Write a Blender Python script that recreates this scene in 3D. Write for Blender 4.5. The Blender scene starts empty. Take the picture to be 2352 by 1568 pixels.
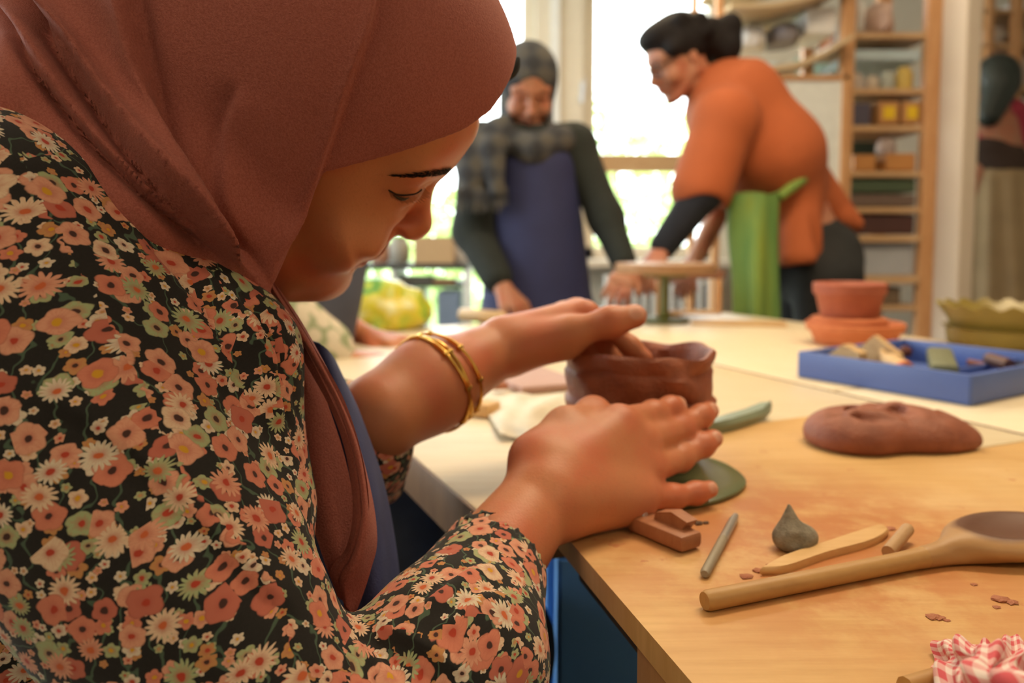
import bpy, bmesh, math, random
import numpy as np
from mathutils import Vector, Matrix

# ------------------------------------------------------------------ camera
SC = bpy.context.scene
COL = SC.collection
FPX, CX, CY = 1830.0, 1176.0, 678.0           # focal length and principal point in photo pixels (2352 x 1568)
PITCH = math.radians(4.0)
TABLE = 0.75                                   # table height
CAMZ = TABLE + 0.20
cam_d = bpy.data.cameras.new('camera')
cam = bpy.data.objects.new('camera', cam_d)
COL.objects.link(cam)
cam.location = (0, 0, CAMZ)
cam.rotation_euler = (math.pi / 2 - PITCH, 0, 0)
cam_d.sensor_width = 36.0
cam_d.lens = FPX / 2352 * 36.0
cam_d.shift_y = -(784 - CY) / 2352
cam_d.clip_start = 0.02
cam_d.dof.use_dof = True
cam_d.dof.focus_distance = 0.40
cam_d.dof.aperture_fstop = 6.0
SC.camera = cam

# ------------------------------------------------------------------ light
SC.view_settings.view_transform = 'Standard'
SC.view_settings.look = 'None'
SC.view_settings.gamma = 1.0
SC.view_settings.use_curve_mapping = False
SC.view_settings.exposure = 0.5

SC.cycles.max_bounces = 7
SC.cycles.diffuse_bounces = 3
SC.cycles.glossy_bounces = 3
SC.cycles.transmission_bounces = 4
wd = bpy.data.worlds.new('daylight')
SC.world = wd
wd.use_nodes = True
_bg = wd.node_tree.nodes['Background']
_bg.inputs[0].default_value = (0.95, 0.97, 1.0, 1)
_bg.inputs[1].default_value = 6.5


def area_light(name, loc, rot, sx, sy, power, col, portal=False):
    l = bpy.data.lights.new(name, 'AREA')
    l.shape = 'RECTANGLE'
    l.size, l.size_y = sx, sy
    l.energy = power
    l.color = col
    if portal:
        l.cycles.is_portal = True
    o = bpy.data.objects.new(name, l)
    o.location = loc
    o.rotation_euler = rot
    COL.objects.link(o)
    return o


# warm ceiling lamps of the workshop, two added as fill behind the camera, and the daylight entering through the window wall
for lx, ly, pw in ((0.8, 1.3, 26), (0.3, 3.0, 14), (-1.3, -0.6, 13), (1.7, -1.0, 12)):
    area_light('ceiling_and_fill_light', (lx, ly, 2.60), (0, 0, 0), 1.2, 0.3, pw, (1.0, 0.77, 0.50))
area_light('window_portal', (-0.74, 4.42, 1.42), (-math.pi / 2, 0, 0), 3.7, 2.25, 1, (1, 1, 1), portal=True)
area_light('side_window_portal', (-2.72, 2.1, 1.7), (math.pi / 2, 0, -math.pi / 2), 2.9, 1.5, 1, (1, 1, 1), portal=True)

# ------------------------------------------------------------------ projection helpers (a pixel is only a direction)
_c, _s = math.cos(PITCH), math.sin(PITCH)
RC = np.array([[1, 0, 0], [0, _s, _c], [0, _c, -_s]])
CAMP = np.array([0, 0, CAMZ])


def P(px, py, d):
    return np.array([(px - CX) / FPX * d, (CY - py) / FPX * d, d]) @ RC + CAMP


def PZ(px, py, z=TABLE):
    r = np.array([(px - CX) / FPX, (CY - py) / FPX, 1.0]) @ RC
    return CAMP + r * ((z - CAMZ) / r[2])


def project(p):
    q = (np.asarray(p) - CAMP) @ RC.T
    return np.stack([CX + FPX * q[:, 0] / q[:, 2], CY - FPX * q[:, 1] / q[:, 2], q[:, 2]], 1)


def unproject(px, d):
    q = np.stack([(px[:, 0] - CX) / FPX * d, (CY - px[:, 1]) / FPX * d, d], 1)
    return q @ RC + CAMP


# ------------------------------------------------------------------ object helpers
def tag(o, label=None, cat=None, group=None, kind=None):
    if label: o['label'] = label
    if cat: o['category'] = cat
    if group: o['group'] = group
    if kind: o['kind'] = kind
    return o


def mesh_obj(name, verts, faces, mat=None, parent=None, smooth=True, attrs=None):
    me = bpy.data.meshes.new(name)
    verts = np.asarray(verts, dtype=np.float32)
    if isinstance(faces, np.ndarray) and faces.ndim == 2:
        n, k = faces.shape
        me.vertices.add(len(verts)); me.vertices.foreach_set('co', verts.ravel())
        me.loops.add(n * k); me.loops.foreach_set('vertex_index', faces.astype(np.int32).ravel())
        me.polygons.add(n)
        me.polygons.foreach_set('loop_start', np.arange(0, n * k, k, dtype=np.int32))
        me.polygons.foreach_set('loop_total', np.full(n, k, dtype=np.int32))
        me.update(calc_edges=True)
    else:
        me.from_pydata([tuple(map(float, v)) for v in verts], [], [tuple(int(i) for i in f_) for f_ in faces])
    me.polygons.foreach_set('use_smooth', np.full(len(me.polygons), smooth))
    for k_, v_ in (attrs or {}).items():
        a = me.attributes.new(k_, 'FLOAT', 'POINT')
        a.data.foreach_set('value', np.asarray(v_, dtype=np.float32))
    if mat: me.materials.append(mat)
    o = bpy.data.objects.new(name, me)
    COL.objects.link(o)
    if parent is not None: o.parent = parent
    return o


def thing(name, label, cat, group=None):
    o = bpy.data.objects.new(name, None)
    COL.objects.link(o)
    return tag(o, label, cat, group)


class MB:
    """collects shapes into one mesh"""
    def __init__(s): s.v, s.f = [], []

    def add(s, v, f):
        b = len(s.v)
        s.v += [tuple(map(float, x)) for x in v]
        s.f += [tuple(int(i) + b for i in q) for q in f]
        return s

    def box(s, c, size, ax=None, bev=0.0):
        """box with chamfered edges; ax = 3x3 rows (local axes)"""
        ax = np.eye(3) if ax is None else np.asarray(ax, float)
        h = np.asarray(size, float) / 2
        b = min(bev, h.min() * 0.8)
        bm = bmesh.new()
        bmesh.ops.create_cube(bm, size=1)
        for v in bm.verts:
            v.co = Vector((v.co.x * 2 * h[0], v.co.y * 2 * h[1], v.co.z * 2 * h[2]))
        if b > 0:
            bmesh.ops.bevel(bm, geom=list(bm.edges), offset=b, segments=2, profile=0.5, affect='EDGES')
        vv = np.array([v.co[:] for v in bm.verts]) @ ax + np.asarray(c)
        ff = [[v.index for v in q.verts] for q in bm.faces]
        bm.free()
        return s.add(vv, ff)

    def tube(s, pts, rad, n=10, caps=True, flat=None):
        """swept tube; rad scalar or list; flat = (dir, factor) squashes along dir"""
        pts = np.asarray(pts, float)
        rad = np.full(len(pts), rad) if np.isscalar(rad) else np.asarray(rad, float)
        t = np.gradient(pts, axis=0)
        t /= np.linalg.norm(t, axis=1)[:, None] + 1e-12
        ref = np.array([0, 0, 1.0]) if abs(t[0][2]) < 0.9 else np.array([1.0, 0, 0])
        V = []
        u = np.cross(ref, t[0]); u /= np.linalg.norm(u)
        for i in range(len(pts)):
            u = u - t[i] * (u @ t[i]); u /= np.linalg.norm(u)
            w = np.cross(t[i], u)
            for a in np.linspace(0, 2 * np.pi, n, endpoint=False):
                o_ = (u * np.cos(a) + w * np.sin(a)) * rad[i]
                if flat is not None:
                    d_ = np.asarray(flat[0], float)
                    o_ = o_ + d_ * (o_ @ d_) * (flat[1] - 1)
                V.append(pts[i] + o_)
        F = []
        for i in range(len(pts) - 1):
            for j in range(n):
                F.append((i * n + j, i * n + (j + 1) % n, (i + 1) * n + (j + 1) % n, (i + 1) * n + j))
        if caps:
            F.append(tuple(range(n))[::-1]); F.append(tuple((len(pts) - 1) * n + j for j in range(n)))
        return s.add(V, F)

    def lathe(s, prof, c=(0, 0, 0), n=32, wob=None):
        V, F = [], []
        for i, (r, z) in enumerate(prof):
            for j in range(n):
                a = 2 * np.pi * j / n
                rr, zz = (r, z) if wob is None else wob(r, z, a)
                V.append((c[0] + rr * np.cos(a), c[1] + rr * np.sin(a), c[2] + zz))
        m = len(prof)
        for i in range(m - 1):
            for j in range(n):
                F.append((i * n + j, i * n + (j + 1) % n, (i + 1) * n + (j + 1) % n, (i + 1) * n + j))
        if prof[0][0] > 1e-5: F.append(tuple(range(n))[::-1])
        if prof[-1][0] > 1e-5: F.append(tuple((m - 1) * n + j for j in range(n)))
        return s.add(V, F)

    def prism(s, poly, z0, z1, M=None):
        """polygon (x, y) extruded from z0 to z1; M maps local points to world"""
        n = len(poly)
        V = [(x, y, z0) for x, y in poly] + [(x, y, z1) for x, y in poly]
        if M is not None: V = [M(np.array(v)) for v in V]
        F = [tuple(range(n))[::-1], tuple(range(n, 2 * n))]
        F += [(i, (i + 1) % n, n + (i + 1) % n, n + i) for i in range(n)]
        return s.add(V, F)

    def build(s, name, mat=None, parent=None, smooth=True):
        o = mesh_obj(name, s.v, s.f, mat, parent, smooth)
        if smooth:
            o.data.set_sharp_from_angle(angle=math.radians(40))
        return o


def spline(pts, n):
    """Catmull-Rom through points (any dimension) -> n samples"""
    p = np.asarray(pts, float)
    m = len(p)
    d = np.r_[0, np.cumsum(np.linalg.norm(np.diff(p, axis=0), axis=1) ** 0.5)]
    t = np.linspace(0, d[-1], n)
    out = np.zeros((n, p.shape[1]))
    tang = np.zeros_like(p)
    for i in range(m):
        a, b = max(i - 1, 0), min(i + 1, m - 1)
        tang[i] = (p[b] - p[a]) / max(d[b] - d[a], 1e-9)
    for k, tt in enumerate(t):
        i = min(max(np.searchsorted(d, tt) - 1, 0), m - 2)
        h = d[i + 1] - d[i]; x = (tt - d[i]) / h
        out[k] = ((2*x**3-3*x**2+1)*p[i] + (x**3-2*x**2+x)*h*tang[i] + (-2*x**3+3*x**2)*p[i+1] + (x**3-x**2)*h*tang[i+1])
    return out


def sheet(name, rows, nu, nv, thick, mat, parent=None, relief=None):
    """cloth sheet through a grid of 3-D control points, with thickness"""
    g = np.array([spline(r, nu) for r in rows])
    g = np.stack([spline(g[:, i], nv) for i in range(nu)], 1)       # nv x nu x 3
    du = np.gradient(g, axis=1); dv = np.gradient(g, axis=0)
    nrm = np.cross(du, dv); nrm /= np.linalg.norm(nrm, axis=2)[..., None] + 1e-12
    if (nrm.reshape(-1, 3) * (CAMP - g.reshape(-1, 3))).sum() < 0: nrm = -nrm
    if relief is not None:
        uu, vv = np.meshgrid(np.linspace(0, 1, nu), np.linspace(0, 1, nv))
        g = g + nrm * relief(uu, vv)[..., None]
    top = g.reshape(-1, 3); bot = (g - nrm * thick).reshape(-1, 3)
    N = nu * nv
    idx = np.arange(N).reshape(nv, nu)
    a, b, c, d = idx[:-1, :-1], idx[:-1, 1:], idx[1:, 1:], idx[1:, :-1]
    q = np.stack([a, b, c, d], -1).reshape(-1, 4)
    ring = np.r_[idx[0, :], idx[1:, -1], idx[-1, -2::-1], idx[-2:0:-1, 0]]
    r2 = np.roll(ring, -1)
    F = np.r_[q, q[:, ::-1] + N, np.stack([ring, ring + N, r2 + N, r2], 1)]
    o = mesh_obj(name, np.r_[top, bot], F, mat, parent)
    o.data.set_sharp_from_angle(angle=math.radians(75))
    uvl = o.data.uv_layers.new(name='UVMap')
    su = np.r_[0, np.cumsum(np.linalg.norm(np.diff(g[nv // 2], axis=0), axis=1))]
    sv = np.r_[0, np.cumsum(np.linalg.norm(np.diff(g[:, nu // 2], axis=0), axis=1))]
    UU, VV = np.meshgrid(su, sv)
    uv = np.tile(np.stack([UU.ravel(), VV.ravel()], 1), (2, 1))
    li = np.empty(len(o.data.loops), np.int32); o.data.loops.foreach_get('vertex_index', li)
    uvl.data.foreach_set('uv', uv[li].astype(np.float32).ravel())
    return o


# ------------------------------------------------------------------ signed-distance sculpting
class SDF:
    def __init__(s, lo, hi, vox):
        s.lo = np.asarray(lo, float); s.vox = vox
        s.n = np.ceil((np.asarray(hi, float) - s.lo) / vox).astype(int) + 1
        s.d = np.full(s.n, 1.0, np.float32)
        s.ax = [(s.lo[i] + vox * np.arange(s.n[i])).astype(np.float32) for i in range(3)]

    def win(s, lo, hi, m):
        a = np.clip(np.floor((np.asarray(lo) - m - s.lo) / s.vox).astype(int), 0, s.n)
        b = np.clip(np.ceil((np.asarray(hi) + m - s.lo) / s.vox).astype(int) + 1, 0, s.n)
        if np.any(b <= a): return None, None
        sl = tuple(slice(a[i], b[i]) for i in range(3))
        return sl, (s.ax[0][sl[0]][:, None, None], s.ax[1][sl[1]][None, :, None], s.ax[2][sl[2]][None, None, :])

    def _join(s, sl, b, k):
        a = s.d[sl]
        if k <= 0:
            s.d[sl] = np.minimum(a, b); return
        h = np.clip(0.5 + 0.5 * (a - b) / k, 0, 1)
        s.d[sl] = a + (b - a) * h - k * h * (1 - h)

    def _cut(s, sl, b, k):
        a = s.d[sl]; b = -b
        if k <= 0:
            s.d[sl] = np.maximum(a, b); return
        h = np.clip(0.5 - 0.5 * (a - b) / k, 0, 1)
        s.d[sl] = a + (b - a) * h + k * h * (1 - h)

    def cone(s, a, b, ra, rb, k=0.01, cut=False, sq=None):
        """tapered capsule; sq=(dir, f): squash along dir (f>1 makes it thinner along dir)"""
        a = np.asarray(a, float); b = np.asarray(b, float)
        r = max(ra, rb)
        sl, g = s.win(np.minimum(a, b) - r, np.maximum(a, b) + r, k + 3 * s.vox)
        if sl is None: return s
        ab = b - a; L2 = max(ab @ ab, 1e-12)
        p = [g[i] - np.float32(a[i]) for i in range(3)]
        t = np.clip((p[0] * ab[0] + p[1] * ab[1] + p[2] * ab[2]) / L2, 0, 1)
        q = [p[i] - t * ab[i] for i in range(3)]
        dd = q[0] ** 2 + q[1] ** 2 + q[2] ** 2
        if sq is not None:
            e = np.asarray(sq[0], float); e = e / np.linalg.norm(e)
            pr = q[0] * e[0] + q[1] * e[1] + q[2] * e[2]
            dd = dd + pr * pr * (sq[1] ** 2 - 1)
        d = (np.sqrt(dd) - (ra + (rb - ra) * t)).astype(np.float32)
        (s._cut if cut else s._join)(sl, d, k)
        return s

    def chain(s, pts, rads, k=0.008, **kw):
        for i in range(len(pts) - 1):
            s.cone(pts[i], pts[i + 1], rads[i], rads[i + 1], k, **kw)
        return s

    def ell(s, c, r, k=0.01, ax=None, cut=False):
        """ellipsoid with radii r along the rows of ax"""
        c = np.asarray(c, float); r = np.asarray(r, float)
        ax = np.eye(3) if ax is None else np.asarray(ax, float)
        ext = np.sqrt(((ax * r[:, None]) ** 2).sum(0))
        sl, g = s.win(c - ext, c + ext, k + 3 * s.vox)
        if sl is None: return s
        p = [g[i] - np.float32(c[i]) for i in range(3)]
        k0 = 0; k1 = 0
        for j in range(3):
            l = p[0] * ax[j][0] + p[1] * ax[j][1] + p[2] * ax[j][2]
            k0 = k0 + (l / r[j]) ** 2; k1 = k1 + (l / r[j] ** 2) ** 2
        k0 = np.sqrt(k0); k1 = np.sqrt(k1) + 1e-9
        d = (k0 * (k0 - 1) / k1).astype(np.float32)
        d = np.where(k0 < 1e-4, -r.min(), d).astype(np.float32)
        (s._cut if cut else s._join)(sl, d, k)
        return s

    def cut_fn(s, fn, lo, hi, k=0.004):
        sl, g = s.win(lo, hi, 0)
        X, Y, Z = np.broadcast_arrays(*g)
        s._cut(sl, fn(X, Y, Z).astype(np.float32), k)
        return s

    def mesh(s, smooth=2):
        d = s.d; n = s.n
        S = d < 0
        c = np.zeros(n - 1, np.int8)
        offs = [(i, j, k) for i in (0, 1) for j in (0, 1) for k in (0, 1)]
        for (i, j, k) in offs:
            c += S[i:n[0]-1+i, j:n[1]-1+j, k:n[2]-1+k]
        act = np.argwhere((c > 0) & (c < 8))
        cv = np.stack([d[act[:, 0]+i, act[:, 1]+j, act[:, 2]+k] for (i, j, k) in offs], 1)
        pos = np.zeros((len(act), 3)); cnt = np.zeros(len(act))
        of = np.array(offs, float)
        for a in range(8):
            for b in range(a + 1, 8):
                if abs(of[a] - of[b]).sum() == 1:
                    va, vb = cv[:, a], cv[:, b]
                    m = (va < 0) != (vb < 0)
                    t = np.where(m, va / np.where(m, va - vb, 1), 0)
                    pos += m[:, None] * (of[a] + t[:, None] * (of[b] - of[a])); cnt += m
        pos = pos / cnt[:, None] + act
        V = s.lo + pos * s.vox
        idx = np.full(n - 1, -1, np.int32)
        idx[act[:, 0], act[:, 1], act[:, 2]] = np.arange(len(act))
        Fs = []
        for ax in range(3):
            sa = [slice(None)] * 3; sb = [slice(None)] * 3
            sa[ax] = slice(0, n[ax] - 1); sb[ax] = slice(1, n[ax])
            e = np.argwhere(S[tuple(sa)] != S[tuple(sb)])
            o1, o2 = [(1, 2), (2, 0), (0, 1)][ax]
            e = e[(e[:, o1] > 0) & (e[:, o2] > 0) & (e[:, o1] < n[o1] - 1) & (e[:, o2] < n[o2] - 1)]
            def cell(u, v):
                q = e.copy(); q[:, o1] += u; q[:, o2] += v
                return idx[q[:, 0], q[:, 1], q[:, 2]]
            Q = np.stack([cell(-1, -1), cell(0, -1), cell(0, 0), cell(-1, 0)], 1)
            fl = S[e[:, 0], e[:, 1], e[:, 2]]
            Q[~fl] = Q[~fl][:, ::-1]
            Fs.append(Q)
        F = np.concatenate(Fs)
        F = F[(F >= 0).all(1)]
        for _ in range(smooth):
            V = relax(V, F, 0.5)
        return V, F


def relax(V, F, w, mask=None):
    A = np.zeros_like(V); C = np.zeros(len(V))
    for i in range(F.shape[1]):
        a, b = F[:, i], F[:, (i + 1) % F.shape[1]]
        for k in range(3):
            A[:, k] += np.bincount(a, V[b, k], len(V)) + np.bincount(b, V[a, k], len(V))
        C += np.bincount(a, minlength=len(V)) + np.bincount(b, minlength=len(V))
    L = A / np.maximum(C, 1)[:, None] - V
    return V + L * (w if mask is None else w * mask[:, None])


def vnormals(V, F):
    n = np.cross(V[F[:, 2]] - V[F[:, 0]], V[F[:, 3 % F.shape[1]]] - V[F[:, 1]])
    N = np.zeros_like(V)
    for i in range(F.shape[1]):
        for k in range(3):
            N[:, k] += np.bincount(F[:, i], n[:, k], len(V))
    return N / (np.linalg.norm(N, axis=1)[:, None] + 1e-12)


def warp_px(V, src, dst, sig=90.0):
    """move vertices sideways (at their own distance) so the landmarks src land on dst; a smooth, small correction"""
    src = np.asarray(src, float); dst = np.asarray(dst, float)
    pr = project(V)
    ker = lambda a, b: np.exp(-((a[:, None, :] - b[None, :, :]) ** 2).sum(2) / (2 * sig ** 2))
    K = ker(src, src) + 1e-3 * np.eye(len(src))
    W = np.linalg.solve(K, dst - src)
    return unproject(pr[:, :2] + ker(pr[:, :2], src) @ W, pr[:, 2])


def poly_dist(px, line):
    """signed distance (pixels) of points to an open polyline and the parameter along it (0..1); + on its right-hand side"""
    L = np.asarray(line, float)
    best = np.full(len(px), 1e9); sg = np.zeros(len(px)); par = np.zeros(len(px))
    seg = np.linalg.norm(np.diff(L, axis=0), axis=1); cum = np.r_[0, np.cumsum(seg)]
    for i in range(len(L) - 1):
        a, b = L[i], L[i + 1]; ab = b - a
        t = np.clip(((px - a) @ ab) / (ab @ ab), 0, 1)
        q = px - a - t[:, None] * ab
        dd = np.hypot(q[:, 0], q[:, 1]); m = dd < best
        best[m] = dd[m]
        cr = ab[0] * (px[:, 1] - a[1]) - ab[1] * (px[:, 0] - a[0])
        sg[m] = np.sign(cr[m]); par[m] = ((cum[i] + t * seg[i]) / cum[-1])[m]
    return best * sg, par

# ------------------------------------------------------------------ procedural materials
class NT:
    def __init__(s, name):
        s.m = bpy.data.materials.new(name); s.m.use_nodes = True
        s.t = s.m.node_tree; s.b = s.t.nodes['Principled BSDF']

    def put(s, inp, v):
        if v is None: return
        if isinstance(v, bpy.types.NodeSocket): s.t.links.new(v, inp)
        elif isinstance(v, (tuple, list)) and inp.type == 'RGBA' and len(v) == 3: inp.default_value = (*v, 1)
        else: inp.default_value = v

    def node(s, ty, ins=None, **kw):
        n = s.t.nodes.new(ty)
        for k, v in kw.items(): setattr(n, k, v)
        for k, v in (ins or {}).items(): s.put(n.inputs[k], v)
        return n

    def mth(s, op, a, b=None, c=None, clamp=False):
        n = s.node('ShaderNodeMath', operation=op, use_clamp=clamp)
        s.put(n.inputs[0], a); s.put(n.inputs[1], b); s.put(n.inputs[2], c)
        return n.outputs[0]

    def vec(s, op, a, b=None):
        n = s.node('ShaderNodeVectorMath', operation=op)
        s.put(n.inputs[0], a)
        if b is not None: s.put(n.inputs['Scale' if op == 'SCALE' else 1], b)
        return n.outputs['Value'] if op in ('LENGTH', 'DOT_PRODUCT', 'DISTANCE') else n.outputs[0]

    def mix(s, f, a, b, mode='MIX'):
        n = s.node('ShaderNodeMix', data_type='RGBA', blend_type=mode)
        s.put(n.inputs[0], f); s.put(n.inputs[6], a); s.put(n.inputs[7], b)
        return n.outputs[2]

    def ramp(s, f, stops, interp='LINEAR'):
        n = s.node('ShaderNodeValToRGB'); e = n.color_ramp; e.interpolation = interp
        while len(e.elements) < len(stops): e.elements.new(0.5)
        for el, (p, c) in zip(e.elements, stops): el.position = p; el.color = (*c, 1)
        s.put(n.inputs[0], f)
        return n.outputs[0]

    def step(s, v, lo, hi):
        n = s.node('ShaderNodeMapRange', interpolation_type='SMOOTHSTEP')
        s.put(n.inputs[0], v); n.inputs[1].default_value = lo; n.inputs[2].default_value = hi
        return n.outputs[0]

    def coord(s, which='Object'):
        return s.node('ShaderNodeTexCoord').outputs[which]

    def noise(s, vec, scale, detail=3, out=0, rough=0.5):
        return s.node('ShaderNodeTexNoise', {'Vector': vec, 'Scale': scale, 'Detail': detail, 'Roughness': rough}).outputs[out]

    def attr(s, name):
        return s.node('ShaderNodeAttribute', attribute_name=name).outputs['Fac']

    def bump(s, h, strength=0.3, dist=0.001):
        s.put(s.b.inputs['Normal'], s.node('ShaderNodeBump', {'Height': h, 'Strength': strength, 'Distance': dist}).outputs[0])

    def fin(s, col=None, rough=None, **kw):
        s.put(s.b.inputs['Base Color'], col); s.put(s.b.inputs['Roughness'], rough)
        for k, v in kw.items(): s.put(s.b.inputs[k.replace('_', ' ')], v)
        return s.m


_mc = {}


def plain(name, col, rough=0.6, var=0.12, scale=30, bump=0.15, bscale=200, **kw):
    """single coloured surface with a little unevenness"""
    if name in _mc: return _mc[name]
    n = NT(name); v = n.coord()
    f = n.noise(v, scale)
    c = n.mix(f, tuple(x * (1 - var) for x in col), tuple(min(1, x * (1 + var)) for x in col))
    if bump: n.bump(n.noise(v, bscale), bump, 0.001)
    _mc[name] = n.fin(c, rough, **kw)
    return _mc[name]


def wood(name, c1, c2, scale=14, stretch=(1, 8, 8), rough=0.5, rot=0.0, **kw):
    if name in _mc: return _mc[name]
    n = NT(name)
    mp = n.node('ShaderNodeMapping', {'Vector': n.coord()})
    mp.inputs['Scale'].default_value = stretch; mp.inputs['Rotation'].default_value = (0, 0, rot)
    a = n.noise(mp.outputs[0], scale, 6, rough=0.6)
    b = n.noise(mp.outputs[0], scale * 5, 3)
    f = n.mth('ADD', n.mth('MULTIPLY', a, 0.75), n.mth('MULTIPLY', b, 0.25))
    c = n.ramp(f, [(0.3, c1), (0.7, c2)])
    n.bump(f, 0.12, 0.001)
    _mc[name] = n.fin(c, rough, **kw)
    return _mc[name]


def skin_mat(name, base, red, lip, pale):
    n = NT(name); v = n.coord()
    c = n.mix(n.step(n.noise(v, 22, 4), 0.35, 0.7), base, red)
    c = n.mix(n.mth('MULTIPLY', n.step(n.noise(v, 420, 2), 0.55, 0.75), 0.18), c, tuple(x * 0.55 for x in base))
    c = n.mix(n.attr('blush'), c, red)
    c = n.mix(n.attr('lip'), c, lip)
    c = n.mix(n.attr('nail'), c, pale)
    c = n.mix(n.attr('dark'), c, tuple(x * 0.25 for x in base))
    n.bump(n.mth('ADD', n.noise(v, 900, 2), n.mth('MULTIPLY', n.noise(v, 260, 3), 0.6)), 0.22, 0.0006)
    m = n.fin(c, 0.46, Subsurface_Weight=0.25, Subsurface_Scale=0.006, Specular_IOR_Level=0.4)
    n.b.inputs['Subsurface Radius'].default_value = (1.0, 0.35, 0.18)
    return m


def flower_layer(n, uv, base, seed, cell, r0, presence, palette, centres, petals, ragged, soft=0.03):
    """one layer of printed blossoms: a blossom per cell of a scattered lattice"""
    p = n.vec('ADD', uv, (seed * 3.17, seed * 1.73, 0))
    vo = n.node('ShaderNodeTexVoronoi', {'Vector': p, 'Scale': 1 / cell, 'Randomness': 0.8}, voronoi_dimensions='2D')
    loc = n.vec('SCALE', n.vec('SUBTRACT', p, vo.outputs['Position']), 1 / cell)
    loc = n.vec('ADD', loc, n.vec('SCALE', n.vec('SUBTRACT', n.noise(p, 3.0 / cell, 2, out=1), (0.5, 0.5, 0.5)), 0.16))
    sp = n.node('ShaderNodeSeparateXYZ', {0: loc})
    rgb = n.node('ShaderNodeSeparateColor', {0: vo.outputs['Color']})
    x, y = sp.outputs[0], sp.outputs[1]
    # a random squeeze so that some blossoms are seen from the side
    y = n.mth('MULTIPLY', y, n.mth('ADD', 1.0, n.mth('MULTIPLY', rgb.outputs[2], 0.45)))
    r = n.mth('SQRT', n.mth('ADD', n.mth('MULTIPLY', x, x), n.mth('MULTIPLY', y, y)))
    th = n.mth('ADD', n.mth('ARCTAN2', y, x), n.mth('MULTIPLY', rgb.outputs[0], 6.28))
    cosn = n.mth('COSINE', n.mth('MULTIPLY', th, float(petals)))
    wave = n.mth('POWER', n.mth('ABSOLUTE', n.mth('MULTIPLY', n.mth('ADD', cosn, 1.0), 0.5)), 0.6)
    size = n.mth('ADD', 0.8, n.mth('MULTIPLY', rgb.outputs[1], 0.35))
    R = n.mth('MULTIPLY', n.mth('MULTIPLY', n.mth('ADD', 1.0 - ragged, n.mth('MULTIPLY', wave, ragged)), size), r0)
    rel = n.mth('DIVIDE', r, R)
    mask = n.mth('SUBTRACT', 1.0, n.step(rel, 1.0 - soft * 2, 1.0 + soft))
    keep = n.mth('LESS_THAN', rgb.outputs[2], presence)
    mask = n.mth('MULTIPLY', mask, keep)
    k = len(palette)
    col = n.ramp(rgb.outputs[0], [(i / k, c) for i, c in enumerate(palette)], 'CONSTANT')
    cen = n.ramp(rgb.outputs[1], [(i / len(centres), c) for i, c in enumerate(centres)], 'CONSTANT')
    streak = n.noise(n.node('ShaderNodeCombineXYZ', {0: n.mth('MULTIPLY', th, 3.0), 1: n.mth('MULTIPLY', rel, 1.2), 2: n.mth('MULTIPLY', rgb.outputs[0], 40.0)}).outputs[0], 2.2, 2)
    col = n.mix(n.mth('MULTIPLY', n.step(streak, 0.4, 0.75), 0.55), col, n.mix(0.6, col, (0.50, 0.13, 0.08)))
    rel0 = n.mth('DIVIDE', r, r0)
    col = n.mix(n.mth('MULTIPLY', n.mth('SUBTRACT', 1.0, n.step(rel0, 0.22, 0.62)), 0.45), col, (0.42, 0.10, 0.07))
    col = n.mix(n.mth('SUBTRACT', 1.0, n.step(rel0, 0.18, 0.28)), col, cen)
    edge = n.mth('MULTIPLY', n.step(rel, 0.86, 1.0), 0.35)
    col = n.mix(edge, col, tuple(0.3 for _ in range(3)), 'MULTIPLY')
    return n.mix(mask, base, col)


def floral_mat():
    n = NT('floral_print'); uv = n.coord('UV')
    sal, pea, crm, grn, och, ros, wht = (0.60, 0.20, 0.125), (0.66, 0.31, 0.20), (0.70, 0.50, 0.34), (0.34, 0.39, 0.20), (0.50, 0.24, 0.085), (0.48, 0.135, 0.09), (0.66, 0.56, 0.42)
    red, drk, yel, org = (0.42, 0.05, 0.025), (0.06, 0.025, 0.02), (0.60, 0.30, 0.02), (0.55, 0.12, 0.04)
    c = n.mix(n.noise(uv, 900, 2), (0.012, 0.010, 0.009), (0.022, 0.019, 0.017))
    # stray stems and leaves
    w = n.node('ShaderNodeTexWave', {'Vector': n.vec('ADD', uv, n.vec('SCALE', n.noise(uv, 60, 2, out=1), 0.03)), 'Scale': 26.0, 'Distortion': 6.0, 'Detail': 2.0}).outputs[1]
    c = n.mix(n.mth('MULTIPLY', n.step(w, 0.965, 0.995), 0.6), c, (0.10, 0.16, 0.10))
    c = flower_layer(n, uv, c, 1, 0.0062, 0.37, 0.5, [wht, och, crm, grn, pea], [och, red, yel], 5, 0.30)
    c = flower_layer(n, uv, c, 2, 0.0098, 0.40, 0.5, [pea, crm, och, sal, wht, grn], [red, yel, drk], 5, 0.28)
    c = flower_layer(n, uv, c, 3, 0.0142, 0.44, 0.62, [pea, sal, ros, pea, grn, sal], [drk, red, drk], 5, 0.17)
    c = flower_layer(n, uv, c, 4, 0.0165, 0.40, 0.55, [crm, wht, pea, grn, crm], [org, red, org], 15, 0.42)
    c = flower_layer(n, uv, c, 5, 0.0190, 0.37, 0.42, [sal, pea, ros, crm, sal], [drk, yel, red], 4, 0.20)
    n.bump(n.node('ShaderNodeTexWave', {'Vector': uv, 'Scale': 900.0, 'Distortion': 1.0}).outputs[1], 0.12, 0.0003)
    return n.fin(c, 0.85, Specular_IOR_Level=0.2, Sheen_Weight=0.1)


def crepe_mat(name, c1, c2):
    n = NT(name); v = n.coord()
    h = n.noise(v, 850, 3, rough=0.7)
    c = n.mix(n.step(h, 0.3, 0.7), c1, c2)
    c = n.mix(n.mth('MULTIPLY', n.noise(v, 12, 3), 0.25), c, tuple(x * 0.8 for x in c1))
    n.bump(h, 0.55, 0.0011)
    return n.fin(c, 0.82, Specular_IOR_Level=0.25, Sheen_Weight=0.06, Sheen_Roughness=0.5)


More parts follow.
